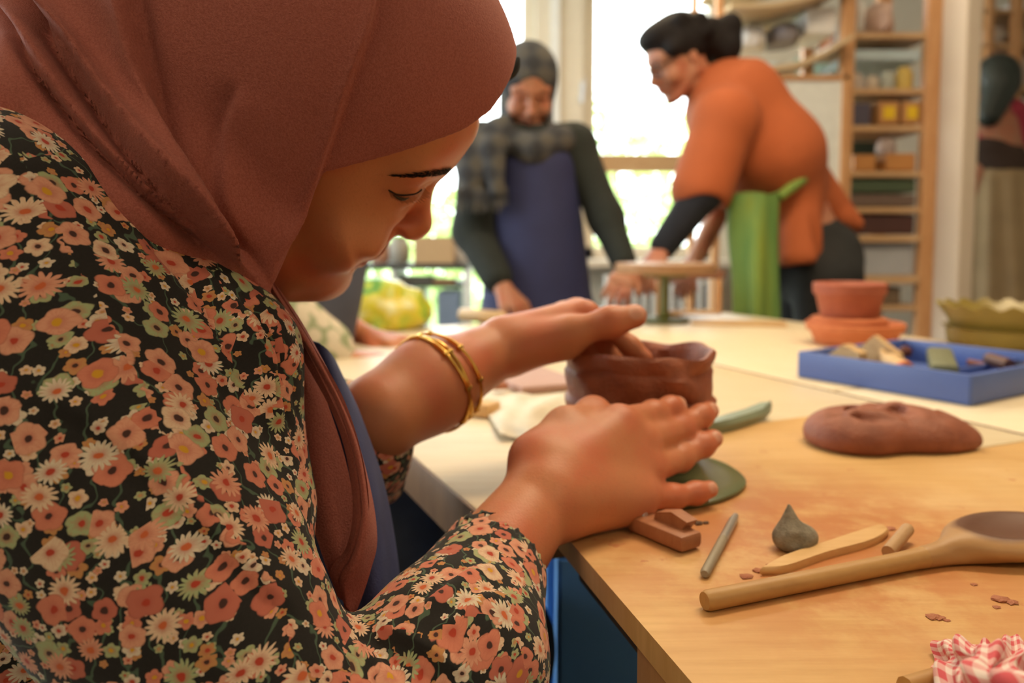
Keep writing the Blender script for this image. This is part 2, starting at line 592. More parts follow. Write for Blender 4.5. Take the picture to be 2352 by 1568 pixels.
def clay_mat(name, c1, c2, scale=40, bump=0.6, rough=0.75):
    n = NT(name); v = n.coord()
    h = n.noise(v, scale, 5, rough=0.6)
    c = n.ramp(h, [(0.3, c1), (0.7, c2)])
    n.bump(n.mth('ADD', h, n.mth('MULTIPLY', n.noise(v, scale * 8, 3), 0.4)), bump, 0.003)
    return n.fin(c, rough)


def table_mat(name, c1, c2, stains=True):
    n = NT(name); v = n.coord()
    mp = n.node('ShaderNodeMapping', {'Vector': v}); mp.inputs['Rotation'].default_value = (0, 0, math.radians(-65)); mp.inputs['Scale'].default_value = (2.0, 26, 4)
    g = n.noise(mp.outputs[0], 5, 6, rough=0.6)
    c = n.ramp(g, [(0.3, c1), (0.7, c2)])
    c = n.mix(n.mth('MULTIPLY', n.step(n.noise(v, 7, 4), 0.45, 0.7), 0.25), c, (0.80, 0.58, 0.34))
    if stains:                                                   # dried clay rubbed into the top
        d = n.vec('DISTANCE', v, (0.20, 0.52, TABLE))
        s_ = n.mth('MULTIPLY', n.mth('SUBTRACT', 1.0, n.step(d, 0.05, 0.23)), n.step(n.noise(v, 16, 5, rough=0.65), 0.30, 0.58))
        c = n.mix(n.mth('MULTIPLY', s_, 0.85), c, (0.48, 0.155, 0.04))
        sp = n.mth('MULTIPLY', n.step(n.noise(v, 70, 3), 0.66, 0.72), n.step(n.noise(v, 9, 2), 0.5, 0.62))
        c = n.mix(n.mth('MULTIPLY', sp, 0.7), c, (0.46, 0.15, 0.06))
    n.bump(g, 0.05, 0.001)
    return n.fin(c, n.mix(n.noise(v, 24, 3), (0.34,) * 3, (0.5,) * 3), Specular_IOR_Level=0.5)


M_skin = skin_mat('skin', (0.53, 0.208, 0.092), (0.54, 0.15, 0.068), (0.33, 0.085, 0.055), (0.62, 0.30, 0.20))
M_skin_far = skin_mat('skin_tan', (0.42, 0.19, 0.11), (0.44, 0.15, 0.085), (0.40, 0.13, 0.09), (0.5, 0.3, 0.2))
M_floral = floral_mat()
M_hijab = crepe_mat('rose_crepe', (0.285, 0.078, 0.057), (0.385, 0.118, 0.088))
M_black = plain('black_knit', (0.012, 0.014, 0.013), 0.8, 0.3, 300, 0.3, 600)
M_navy = plain('navy_cotton', (0.035, 0.045, 0.13), 0.8, 0.25, 60, 0.4, 700)
M_hair = plain('dark_hair', (0.014, 0.011, 0.011), 0.7, 0.5, 60, 0.5, 220, Specular_IOR_Level=0.15)
M_gold = plain('gold', (0.85, 0.50, 0.12), 0.22, 0.05, 60, 0.1, 300, Metallic=1.0)
M_clay = clay_mat('terracotta_clay', (0.235, 0.056, 0.020), (0.34, 0.090, 0.034), 60, 0.7, 0.5)

# ================================================================== the seated woman shaping the bowl
HR = np.array([[0.78148528, -0.06386532, 0.62126737], [0.34859437, 0.87068843, -0.3485498], [-0.51867007, 0.48895684, 0.70181187]])
HT = np.array([-0.12998996, 0.50062146, 1.03624807])


def head_w(p): return np.atleast_2d(p) @ HR.T + HT                      # head frame: x forward, y her left, z up
def head_l(p): return (np.atleast_2d(p) - HT) @ HR


def make_head(s, vox_face=True):
    """sculpts a head in its own frame into the field s"""
    s.ell((-0.004, 0, 0.030), (0.094, 0.072, 0.083), 0.01)
    s.ell((0.030, 0, -0.022), (0.060, 0.060, 0.082), 0.03)
    for y in (-1, 1):
        s.cone((-0.005, y * 0.052, -0.052), (0.062, y * 0.022, -0.098), 0.020, 0.016, 0.02)       # jaw
        s.ell((0.060, y * 0.037, -0.038), (0.030, 0.026, 0.028), 0.014)                            # cheek
        s.cone((0.084, y * 0.006, 0.020), (0.068, y * 0.044, 0.020), 0.012, 0.011, 0.014)         # brow ridge
        s.ell((-0.010, y * 0.070, -0.015), (0.014, 0.007, 0.028), 0.006)                          # ear
    s.ell((0.076, 0, -0.101), (0.018, 0.022, 0.016), 0.016)                                       # chin
    s.ell((0.072, 0, -0.064), (0.026, 0.031, 0.024), 0.018)                                       # muzzle
    s.cone((0.090, 0, 0.006), (0.106, 0, -0.028), 0.0085, 0.0095, 0.012)                          # nose ridge
    s.ell((0.108, 0, -0.034), (0.0118, 0.0115, 0.0105), 0.008)
    for y in (-1, 1):
        s.ell((0.097, y * 0.0115, -0.040), (0.011, 0.0062, 0.0078), 0.006)                        # wings of the nose
        s.ell((0.090, y * 0.032, 0.001), (0.013, 0.017, 0.010), 0.012, cut=True)                  # eye sockets
        s.ell((0.0745, y * 0.0315, 0.000), (0.0128, 0.0145, 0.0118), 0.004)                       # lids over the eyeball
        s.cone((0.089, y * 0.020, 0.0075), (0.076, y * 0.046, 0.0065), 0.0035, 0.0035, 0.005)     # fold of the upper lid
        s.ell((0.1005, y * 0.0062, -0.0450), (0.0062, 0.0032, 0.0036), 0.002, cut=True)           # nostrils
    # lips
    for y in (-1, 1):
        s.cone((0.1000, y * 0.003, -0.0590), (0.0845, y * 0.024, -0.0650), 0.0060, 0.0028, 0.004)
        s.cone((0.0975, y * 0.002, -0.0705), (0.0840, y * 0.023, -0.0665), 0.0066, 0.0028, 0.004)
        s.cone((0.1070, 0, -0.0648), (0.087, y * 0.026, -0.0658), 0.0026, 0.0018, 0.002, cut=True)
    for y in (-1, 1):
        s.cone((0.090, y * 0.021, -0.046), (0.0785, y * 0.034, -0.066), 0.0020, 0.0016, 0.006, cut=True)
    s.ell((0.094, 0, -0.083), (0.006, 0.014, 0.005), 0.008, cut=True)
    s.cone((-0.022, 0, -0.05), (-0.045, 0, -0.155), 0.052, 0.055, 0.02)                           # neck


hs = SDF((-0.112, -0.09, -0.15), (0.135, 0.09, 0.125), 0.0014)
make_head(hs)
hv, hf = hs.mesh(1)
hl = hv.copy()
hv = head_w(hv)
FACE_FIT = [((.093, -.004, .024), (1040, 385)), ((.097, 0, .004), (1007, 416)), ((.119, 0, -.034), (984, 530)), ((.110, 0, -.044), (945, 554)),
            ((.093, 0, -.100), (800, 655)), ((.078, 0, -.116), (735, 692)), ((.068, -.046, .0), (890, 442)), ((.083, -.024, -.066), (812, 618)),
            ((.101, 0, -.060), (858, 594)), ((.088, 0, .065), (1108, 250)), ((0.03, -0.065, -0.02), None), ((0.02, -0.06, 0.05), None), ((0.0, -0.055, -0.06), None)]
_src = project(head_w(np.array([a for a, _ in FACE_FIT])))[:, :2]
_dst = np.array([b if b else _src[i] for i, (_, b) in enumerate(FACE_FIT)])
hv = warp_px(hv, _src, _dst, 80)
FIT2 = [((1082, 287), (1101, 283)), ((1069, 344), (1076, 342)), ((1065, 390), (1050, 382)), ((1019, 422), (1006, 419)), ((962, 559), (955, 553)), ((904, 578), (908, 541)), ((930, 574), (930, 549)),
        ((984, 530), (984, 530)), ((878, 580), (884, 569)), ((858, 602), (860, 594)), ((798, 660), (803, 652)), ((755, 700), (765, 684)), ((692, 722), (692, 692)), ((890, 442), (890, 442)), ((960, 440), (960, 440)), ((860, 530), (860, 530)), ((1000, 480), (995, 480)), ((780, 560), (780, 560)), ((1000, 340), (1000, 340))]
hv = warp_px(hv, [a for a, _ in FIT2], [b for _, b in FIT2], 34)
# colour masks: lips, blush, nostril shade
def blob(p, c, r): return np.clip(1.6 * (1 - np.sqrt((((p - np.array(c)) / np.array(r)) ** 2).sum(1))), 0, 1)
lip = np.maximum.reduce([blob(hl, (.098, 0, -.0645), (.018, .028, .0125)), blob(hl, (.085, -.014, -.0645), (.012, .016, .007)), blob(hl, (.085, .014, -.0645), (.012, .016, .007))])
blush = 0.6 * np.maximum.reduce([blob(hl, (.066, -.04, -.04), (.04, .03, .03)), blob(hl, (.11, 0, -.036), (.02, .02, .02)), blob(hl, (.07, 0, -.1), (.03, .03, .02))])


def pts(*a): return [P(*q) for q in a]


def add_finger(s, j, r, k=0.006):
    s.chain(j, r, k)
    for i in (1, 2):                                                     # slight knuckle swelling
        s.ell(j[i], (r[i] * 1.07,) * 3, 0.004)


# ---- right arm and hand (nearer the camera)
RW, RE = P(1236, 1152, .525), P(720, 1850, .365)
R_idx = pts((1422, 972, .585), (1500, 951, .622), (1540, 937, .638), (1556, 930, .645))
R_mid = pts((1472, 1014, .590), (1562, 984, .634), (1610, 956, .652), (1630, 943, .659))
R_rng = pts((1486, 1078, .580), (1562, 1052, .617), (1615, 1023, .633), (1640, 1007, .639))
R_pnk = pts((1470, 1138, .560), (1545, 1141, .584), (1598, 1132, .593), (1630, 1123, .597))
R_thb = pts((1225, 1050, .545), (1300, 983, .575), (1362, 950, .612), (1398, 955, .640))
rs = SDF(np.minimum.reduce([RW, RE, *R_thb, *R_pnk]) - 0.06, np.maximum.reduce([RW, RE, *R_mid, *R_thb, *R_idx]) + 0.05, 0.0016)
rs.cone(RE, RE + (RW - RE) * 0.45, 0.037, 0.034, 0.02)
rs.cone(RE + (RW - RE) * 0.45, RW, 0.034, 0.0255, 0.02)
for j, r in ((R_idx, .0135), (R_mid, .0135), (R_rng, .0125), (R_pnk, .0115)):
    rs.cone(RW + (j[0] - RW) * 0.10, j[0], 0.0200, r, 0.016)
rs.cone(P(1300, 1150, .535), P(1450, 1160, .558), 0.019, 0.0125, 0.016)     # heel of the hand
rs.cone(P(1275, 1060, .545), P(1400, 1000, .582), 0.019, 0.013, 0.016)      # web towards the thumb
for j, r in ((R_idx, (.0122, .0098, .0086, .0076)), (R_mid, (.0122, .0099, .0088, .0078)), (R_rng, (.0116, .0093, .0082, .0074)), (R_pnk, (.0104, .0083, .0074, .0066))):
    add_finger(rs, j, r)
rs.chain(R_thb, (.017, .0135, .0115, .0095), 0.012)
rv, rf = rs.mesh(2)

# ---- left arm and hand (over the bowl)
LW, LE = P(1150, 800, .700), P(872, 955, .605)
L_thb = pts((1215, 792, .692), (1312, 765, .686), (1402, 740, .681), (1458, 726, .683))
L_idx = pts((1345, 722, .712), (1404, 757, .722), (1448, 796, .720), (1480, 822, .717))
L_mid = pts((1325, 716, .727), (1385, 770, .742), (1405, 825, .740), (1412, 858, .737))
L_rng = pts((1295, 722, .742), (1350, 785, .748), (1366, 830, .745), (1372, 860, .742))
L_pnk = pts((1262, 738, .757), (1320, 785, .757), (1345, 822, .750), (1352, 845, .746))
ls = SDF(np.minimum.reduce([LW, LE, *L_thb, *L_rng]) - 0.06, np.maximum.reduce([LW, LE, *L_pnk, *L_thb, *L_idx]) + 0.05, 0.0016)
LM = P(985, 885, .645)
ls.cone(LE, LM, 0.0335, 0.0345, 0.02)
ls.cone(LM, LW, 0.0345, 0.0245, 0.02)
for j, r in ((L_idx, .0115), (L_mid, .0115), (L_rng, .0115), (L_pnk, .0105)):
    ls.cone(LW + (j[0] - LW) * 0.08, j[0], 0.0185, r, 0.014)
ls.cone(P(1190, 800, .694), P(1300, 790, .692), 0.018, 0.0145, 0.014)       # ball of the thumb
for j, r in ((L_idx, (.0115, .0096, .0085, .0076)), (L_mid, (.0115, .0096, .0086, .0076)), (L_rng, (.0108, .0092, .0082, .0074)), (L_pnk, (.0098, .0082, .0074, .0066))):
    add_finger(ls, j, r)
ls.chain(L_thb, (.016, .0135, .0118, .0104), 0.010)
ls.ell(P(1402, 740, .681), (.0125,) * 3, 0.005)
lv, lf = ls.mesh(2)


def nail_mask(V, tip, prev, toward, r):
    """nail on the back of a fingertip"""
    tip, prev = np.asarray(tip), np.asarray(prev)
    a = tip - prev; a /= np.linalg.norm(a)
    n = np.asarray(toward, float); n = n - a * (n @ a); n /= np.linalg.norm(n)
    b = np.cross(a, n)
    q = V - (tip + n * r * 0.9 + a * r * 0.15)
    e = ((q @ a) / (r * 0.95)) ** 2 + ((q @ b) / (r * 0.72)) ** 2 + ((q @ n) / (r * 0.5)) ** 2
    return np.clip((1 - e) * 3, 0, 1)


UPV = np.array([0, 0, 1.0])
rnail = np.maximum.reduce([nail_mask(rv, j[3], j[2], np.array([0.2, -1, 0.5]), r) for j, r in ((R_idx, .0076), (R_mid, .0078), (R_rng, .0074), (R_pnk, .0066))])
lnail = nail_mask(lv, L_thb[3], L_thb[2], np.array([0.1, -0.9, 0.45]), .0104)

# ---- torso, upper arms and legs under the clothes
RS, LS = P(-60, 628, .40), P(330, 760, .68)
EL = P(780, 1030, .62)
NB = np.array([-0.27, 0.53, 0.985])
PEL = np.array([-0.33, 0.50, 0.53])
hips = [PEL + np.array([0.02, -0.09, 0]), PEL + np.array([0.02, 0.09, 0])]
knee = [np.array([-0.02, 0.46, 0.50]), np.array([-0.03, 0.74, 0.56])]
ank = [np.array([-0.05, 0.46, 0.09]), np.array([-0.05, 0.72, 0.09])]
bs = SDF((-0.52, 0.2, -0.01), (0.36, 0.92, 1.12), 0.006)
bs.cone(NB + np.array([-.03, .01, -.09]), PEL + np.array([0, 0, 0.1]), 0.072, 0.10, 0.03, sq=(np.array([0.94, .34, 0]), 1.15))
bs.cone(RS, LS, 0.04, 0.04, 0.03)
bs.cone(RS, RE, 0.042, 0.034, 0.02).cone(LS, EL, 0.042, 0.032, 0.02).cone(EL, LE, 0.032, 0.028, 0.02)
bs.cone(RE, RE + (RW - RE) * .8, 0.03, 0.018, 0.01).cone(LE, LE + (LW - LE) * .8, 0.026, 0.018, 0.01)
bs.cone(NB, head_w((-0.03, 0, -0.07))[0], 0.052, 0.046, 0.02)
bs.cone(hips[0], hips[1], 0.10, 0.10, 0.03)
for i in (0, 1):
    bs.cone(hips[i], knee[i], 0.078, 0.052, 0.02).cone(knee[i], ank[i], 0.05, 0.032, 0.02).cone(ank[i] - (0, 0, .045), ank[i] + np.array([0.10, 0.0, -0.055]), 0.035, 0.03, 0.02)
bv, bf = bs.mesh(1)

AV = np.r_[hv, rv, lv, bv]
AF = np.r_[hf, rf + len(hv), lf + len(hv) + len(rv), bf + len(hv) + len(rv) + len(lv)]
def knuckles(V, fingers):
    m = np.zeros(len(V))
    for j in fingers:
        for p_, r_ in ((j[0], .016), (j[1], .011), (j[2], .009), (j[3], .010)):
            m = np.maximum(m, np.exp(-((V - p_) ** 2).sum(1) / r_ ** 2))
    return m


rkn, lkn = knuckles(rv, (R_idx, R_mid, R_rng, R_pnk)), knuckles(lv, (L_thb, L_idx))
zr, zl, zb, zh = (np.zeros(len(q)) for q in (rv, lv, bv, hv))
W1 = thing('person', 'seated woman in a dusty rose headscarf and black floral blouse shaping a clay bowl', 'person')
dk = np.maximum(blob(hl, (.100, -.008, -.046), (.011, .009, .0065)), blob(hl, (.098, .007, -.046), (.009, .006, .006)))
body = o = mesh_obj('body', AV, AF, M_skin, W1, attrs={'lip': np.r_[lip, zr, zl, zb], 'blush': np.r_[blush, .1 + .75 * rkn, .1 + .75 * lkn, zb], 'nail': np.r_[zh, rnail, lnail, zb], 'dark': np.r_[dk * 0.8, zr, zl, zb]})
from mathutils.bvhtree import BVHTree
_bvh = BVHTree.FromPolygons([tuple(q) for q in AV[:len(hv)]], [tuple(map(int, q)) for q in hf])


def face_pt(px, py, out=0.0):
    """point of the head surface seen at a pixel"""
    d = P(px, py, 1.0) - CAMP; d /= np.linalg.norm(d)
    h, nr, _, _ = _bvh.ray_cast(Vector(CAMP), Vector(d))
    if h is None:
        h, nr, _, _ = _bvh.find_nearest(Vector(P(px, py, .5)))
    return np.array(h) + np.array(nr) * out


# eyebrow: single hairs along the brow
rnd = random.Random(4)
brow = MB()
bl = spline([(905, 399), (940, 400), (980, 397), (1015, 392), (1038, 390)], 150)
for i, (bx, by) in enumerate(bl):
    t = i / 149
    wdt = 2 + 6 * min(1, t * 1.4)
    for _ in range(2 if t > 0.35 else 1):
        x0, y0 = bx + rnd.uniform(-3, 3), by + rnd.uniform(-wdt, wdt) * 0.8 + 3
        a = face_pt(x0, y0, 0.0003); b = face_pt(x0 - rnd.uniform(6, 16), y0 - rnd.uniform(-1, 6) * (0.4 + t), 0.0012)
        brow.tube([a, (a + b) / 2 + np.array([0, -0.0004, 0]), b], [0.00022, 0.00018, 0.00006], 3, False)
brow.build('eyebrow', M_hair, o)
lash = MB()
ll = spline([(893, 436), (912, 446), (935, 447), (957, 443), (972, 431)], 30)
for i, (bx, by) in enumerate(ll):
    t = i / 29
    a = face_pt(bx, by, 0.0006)
    b = a + (P(bx + 4 + 14 * t, by + 22 - 6 * abs(t - .4), .47) - P(bx, by, .47)) * rnd.uniform(.7, 1.1) + np.array([0.001, -0.003, 0])
    lash.tube([a, (a + b) / 2 + np.array([0.0006, 0, -0.0012]), b], [0.00018, 0.00014, 0.00005], 3, False)
lash.tube([face_pt(bx, by, 0.0002) for bx, by in ll[::3]], 0.00055, 5)
lash.build('eyelash', M_hair, o)
n_ = NT('eye_gloss'); M_eye = n_.fin((0.035, 0.022, 0.018), 0.08)
eb = MB(); eb.tube([face_pt(x, y, -0.0002) for x, y in spline([(903, 447), (915, 454), (928, 457), (940, 454)], 8)], [0.0004, .0008, .0012, .0014, .0014, .0012, .0008, .0004], 8)
eb.build('eye', M_eye, o)

# bracelet of three thin knobbly bangles
ax_ = (LW - LE); ax_ /= np.linalg.norm(ax_)
BC = P(1000, 873, .652)
brm = MB()
e1 = np.cross(ax_, UPV); e1 /= np.linalg.norm(e1); e2 = np.cross(e1, ax_)
q_ = lv - BC; axl = q_ @ ax_; an = np.arctan2(q_ @ e2, q_ @ e1); rr_ = np.hypot(q_ @ e1, q_ @ e2)
for k, (off, t1, t2) in enumerate(((-0.007, .12, .06), (0.001, -.14, -.2), (0.007, .16, -.06))):
    ring = []
    for a in np.linspace(0, 2 * np.pi, 49):
        z_ = off + 0.034 * (t1 * np.cos(a) + t2 * np.sin(a))
        m = (np.abs(axl - z_) < 0.004) & (np.abs((an - a + np.pi) % (2 * np.pi) - np.pi) < 0.12)
        r_ = (rr_[m].max() if m.any() else 0.036) + 0.0012
        ring.append(BC + ax_ * z_ + (e1 * np.cos(a) + e2 * np.sin(a)) * r_)
    rad = 0.0013 + 0.0005 * (np.arange(49) % 6 < 3)
    brm.tube(ring, rad, 8, False)
    for q in ring[::6]:
        brm.tube([q - ax_ * 0.0022, q + ax_ * 0.0022], 0.0021, 8)
brm.build('bracelet', M_gold, W1)['label'] = 'thin knobbly gold bangles'

# ---- headscarf
hood = SDF((-0.60, 0.26, 0.70), (0.07, 0.76, 1.24), 0.0021)
hax = HR.T
def hw(*p): return head_w(p)[0]
hood.ell(hw(-0.006, 0, 0.034), (0.106, 0.086, 0.100), 0.02, hax)
hood.ell(hw(0.035, 0, 0.052), (0.078, 0.074, 0.070), 0.02, hax)
hood.ell(hw(-0.085, 0, 0.010), (0.066, 0.060, 0.062), 0.03, hax)                 # hair gathered at the back
hood.ell(hw(0.020, 0, -0.030), (0.064, 0.074, 0.086), 0.03, hax)
hood.cone(hw(-0.02, 0, -0.03), NB + np.array([0.0, 0, 0.0]), 0.082, 0.088, 0.04)
hood.cone(hw(0.01, 0, -0.09), P(600, 640, .475), 0.05, 0.034, 0.03)
hood.cone(P(560, 560, .46), P(330, 470, .43), 0.030, 0.040, 0.03)
hood.cone(P(330, 470, .43), P(120, 250, .42), 0.040, 0.036, 0.03)
hood.cone(P(120, 250, .44), P(-120, 190, .50), 0.034, 0.05, 0.03)
hood.cone(P(400, 200, .47), P(165, -40, .46), 0.06, 0.042, 0.03)
hood.cone(NB, NB + np.array([-0.08, 0.05, 0.0]), 0.09, 0.08, 0.03)
hood.cone(NB, NB + np.array([0.03, 0.12, -0.04]), 0.08, 0.06, 0.03)


def ray_local(px, py, y0):
    """head-frame (x, z) where the ray of a pixel meets the head-frame plane y = y0"""
    a = head_l(P(px, py, .3))[0]; b = head_l(P(px, py, .7))[0]
    t = (y0 - a[1]) / (b[1] - a[1])
    q = a + (b - a) * t
    return q[0], q[2]


win = [ray_local(1168, 146, 0.0), ray_local(1122, 204, -0.01), ray_local(1060, 262, -0.035), ray_local(1000, 302, -0.055), ray_local(870, 352, -0.068), ray_local(748, 382, -0.074),
       ray_local(722, 440, -0.076), ray_local(664, 560, -0.070), ray_local(617, 645, -0.060)]
win = win + [(win[-1][0] + 0.02, -0.16), (0.25, -0.16), ray_local(1290, -20, 0.0)]


def poly_sdf(x, z, poly):
    d = np.full(x.shape, 1e9, np.float32); s = np.ones(x.shape, np.float32)
    n = len(poly)
    for i in range(n):
        a = np.array(poly[i]); b = np.array(poly[(i + 1) % n]); e = b - a
        wx, wz = x - a[0], z - a[1]
        t = np.clip((wx * e[0] + wz * e[1]) / (e @ e), 0, 1)
        d = np.minimum(d, (wx - e[0] * t) ** 2 + (wz - e[1] * t) ** 2)
        c1 = z >= a[1]; c2 = z < b[1]; c3 = e[0] * wz > e[1] * wx
        s = np.where((c1 & c2 & c3) | (~c1 & ~c2 & ~c3), -s, s)
    return s * np.sqrt(d)


def window_fn(X, Y, Z):
    x = (X - HT[0]) * HR[0, 0] + (Y - HT[1]) * HR[1, 0] + (Z - HT[2]) * HR[2, 0]
    z = (X - HT[0]) * HR[0, 2] + (Y - HT[1]) * HR[1, 2] + (Z - HT[2]) * HR[2, 2]
    return poly_sdf(x, z, win)


hood.cut_fn(window_fn, (-0.16, 0.30, 0.75), (0.09, 0.80, 1.26), 0.003)
kv, kf = hood.mesh(3)


def fold(V, N, lines):
    """cloth relief: (line, ridge side amp, ridge width px, groove amp, groove width px); + is screen-left of a downward line"""
    pr = project(V)[:, :2]
    face = np.clip((N * (CAMP - V)).sum(1) / np.linalg.norm(CAMP - V, axis=1) * 3, 0, 1)
    disp = np.zeros(len(V))
    for ln, a1, w1, a2, w2 in lines:
        s_, t = poly_dist(pr, spline(ln, 40))
        fade = np.clip(np.minimum(t, 1 - t) * 7, 0, 1); fade = fade * fade * (3 - 2 * fade)
        L = np.abs(s_)
        left = a1 * np.exp(-(np.maximum(L - 4, 0) / w1) ** 1.4)
        right = -a2 * np.exp(-(L / w2) ** 1.3)
        sm = 1 / (1 + np.exp(-np.clip(s_ / 2.5, -40, 40)))
        disp += fade * (left * sm + right * (1 - sm))
    return V + N * (disp * face)[:, None]


FOLDS = [
    ([(905, -180), (868, -40), (850, 60), (800, 200), (745, 360), (690, 500), (618, 645)], .0046, 300, .0006, 20),
    ([(905, -180), (868, -40), (850, 60), (800, 200), (745, 360), (690, 500), (618, 645)], .0028, 12, .0022, 10),
    ([(270, -160), (298, -30), (318, 60), (340, 170), (385, 320), (440, 430), (520, 545), (600, 640)], .013, 55, .008, 34),
    ([(40, -140), (80, -20), (105, 60), (165, 150), (240, 265), (330, 390), (430, 500), (540, 610)], -.013, 20, -.008, 36),
    ([(40, -100), (100, 20), (160, 110), (250, 250), (345, 385), (450, 500), (570, 625)], -.011, 14, -.012, 30),
    ([(-60, -100), (10, 20), (70, 130), (150, 245), (260, 370), (400, 500), (540, 620)], -.015, 16, -.009, 34),
    ([(560, 180), (515, 300), (500, 400), (510, 480), (560, 560), (600, 625)], -.0036, 40, -.0026, 70),
    ([(560, 560), (600, 640), (650, 700)], .004, 20, .003, 16),
]
kv = fold(kv, vnormals(kv, kf), FOLDS)
kv = relax(kv, kf, 0.3)
hd = mesh_obj('headscarf', kv, kf, M_hijab, W1)
hd['label'] = 'dusty rose crepe headscarf'

# dark fringed under-cap showing at the forehead edge
uc = MB()
ua = spline([(1186, 128), (1176, 150), (1160, 168), (1142, 184), (1126, 196)], 26)
uc.tube([P(x + 5, y + 4, .545) for x, y in ua], [0.0012 + 0.0034 * math.sin(math.pi * min(1, i / 20)) for i in range(26)], 8)
for i in range(90):
    x, y = ua[rnd.randrange(26)]
    a = P(x + 3, y + 5, .545); b = P(x + rnd.uniform(4, 14), y + rnd.uniform(6, 18), .545)
    uc.tube([a, b], [0.0003, 0.0001], 3, False)
uc.build('under_cap', M_black, W1)

# hanging ends of the scarf over the chest
def prow(*a): return [P(*q) for q in a]
rowsB = [prow((560, 640, .470), (600, 660, .468), (640, 690, .474)), prow((610, 740, .465), (660, 770, .463), (700, 800, .475)), prow((660, 860, .462), (705, 890, .460), (750, 920, .470)),
         prow((684, 1000, .460), (735, 1030, .456), (795, 1060, .466)), prow((700, 1140, .456), (755, 1165, .452), (815, 1180, .462)), prow((735, 1260, .452), (775, 1280, .449), (815, 1290, .458)), prow((775, 1370, .448), (792, 1380, .447), (812, 1380, .454))]
sheet('scarf_end', rowsB, 30, 60, 0.0025, M_hijab, W1)
rowsA = [prow((585, 625, .462), (605, 622, .455), (625, 640, .470)), prow((628, 715, .460), (655, 705, .450), (685, 728, .466)), prow((690, 815, .458), (722, 812, .447), (748, 835, .464)),
         prow((752, 925, .455), (782, 925, .444), (806, 965, .462)), prow((796, 1050, .450), (825, 1050, .440), (846, 1095, .458)), prow((810, 1160, .446), (840, 1170, .436), (866, 1240, .455)),
         prow((795, 1255, .444), (825, 1275, .435), (852, 1312, .452)), prow((760, 1310, .444), (795, 1345, .437), (828, 1378, .450)), prow((775, 1370, .444), (795, 1392, .440), (812, 1416, .448))]
def hem(u, v): return -0.0009 * np.exp(-((u - 0.2) / 0.035) ** 2) + 0.0008 * np.sin(v * 23 + u * 5) * 0.4
sheet('scarf_edge', rowsA, 40, 120, 0.004, M_hijab, W1, hem)

# ---- apron
rowsP = [prow((640, 775, .56), (735, 790, .515), (775, 835, .545), (770, 860, .60)), prow((660, 900, .56), (775, 910, .505), (828, 950, .54), (815, 960, .60)), prow((680, 1060, .55), (815, 1065, .49), (878, 1100, .53), (865, 1100, .60)),
         prow((700, 1220, .54), (840, 1230, .48), (905, 1260, .52), (890, 1260, .60)), prow((720, 1370, .53), (850, 1380, .47), (912, 1395, .51), (900, 1400, .60)), prow((730, 1560, .52), (850, 1570, .46), (905, 1560, .50), (900, 1560, .60))]
def apr(u, v): return 0.0022 * np.sin(u * 16 + v * 3) * np.clip(v * 2 - 0.4, 0, 1)
sheet('apron', rowsP, 40, 70, 0.002, M_navy, W1, apr)['label'] = 'navy cotton apron bib'

# ---- blouse
bl_ = SDF((-0.62, 0.15, 0.42), (0.12, 1.0, 1.10), 0.0032)
bl_.cone(RS, RE, 0.085, 0.050, 0.03)
CU = RW + (RE - RW) * 0.27
CU2 = RW + (RE - RW) * 0.24
bl_.cone(RE, P(830, 1860, .37), 0.046, 0.050, 0.02)
bl_.cone(P(830, 1860, .37), P(1032, 1530, .415), 0.053, 0.048, 0.02)
bl_.cone(P(1032, 1530, .415), CU, 0.048, 0.0345, 0.02)
bl_.cone(RS, NB + np.array([-0.05, -0.03, -0.09]), 0.055, 0.06, 0.02)
bl_.cone(NB + np.array([-0.05, 0, -0.09]), LS, 0.06, 0.050, 0.03)
bl_.cone(LS, EL, 0.055, 0.045, 0.03)
bl_.cone(EL, EL + (LE - EL) * 0.35, 0.044, 0.040, 0.02)
bl_.cone(P(845, 1040, .63), P(885, 1110, .645), 0.030, 0.014, 0.03)
bl_.cone(NB + np.array([-0.03, 0.01, -0.09]), PEL + np.array([0, 0.01, 0.12]), 0.088, 0.115, 0.03, sq=(np.array([.94, .34, 0]), 1.1))
bl_.cone(P(285, 525, .435), P(535, 815, .435), 0.038, 0.030, 0.03)
bl_.cone(P(535, 815, .435), P(585, 1150, .43), 0.030, 0.032, 0.03)
axr = (RW - RE) / np.linalg.norm(RW - RE)
bl_.cone(CU - axr * 0.012, CU + axr * 0.10, 0.0315, 0.0315, 0.002, cut=True)
qv, qf = bl_.mesh(3)
BF = [
    ([(575, 690), (625, 800), (640, 900), (655, 990)], .0045, 46, .006, 24),
    ([(520, 640), (600, 760), (670, 900), (690, 1000)], .002, 30, .003, 20),
    ([(650, 960), (685, 1060), (672, 1140), (720, 1240), (790, 1370)], .0035, 40, .004, 26),
    ([(850, 1440), (960, 1490), (1060, 1568)], -.003, 24, -.004, 34),
    ([(800, 1460), (880, 1520), (930, 1600)], .004, 26, .004, 18),
    ([(960, 1390), (1080, 1300), (1160, 1290)], .002, 26, .003, 30),
    ([(1000, 1440), (1110, 1360), (1190, 1370)], .002, 30, .002, 30),
    ([(300, 520), (450, 700), (560, 900)], .002, 60, .002, 60),
    ([(80, 900), (300, 1050), (500, 1250), (700, 1440)], -.002, 70, -.002, 90),
    ([(60, 390), (80, 480), (95, 600)], .0005, 5, .0008, 4),
]
qv = fold(qv, vnormals(qv, qf), BF)
qv = relax(qv, qf, 0.3)
bo = mesh_obj('blouse', qv, qf, M_floral, W1)
bo['label'] = 'black blouse printed with pink, cream and green flowers'
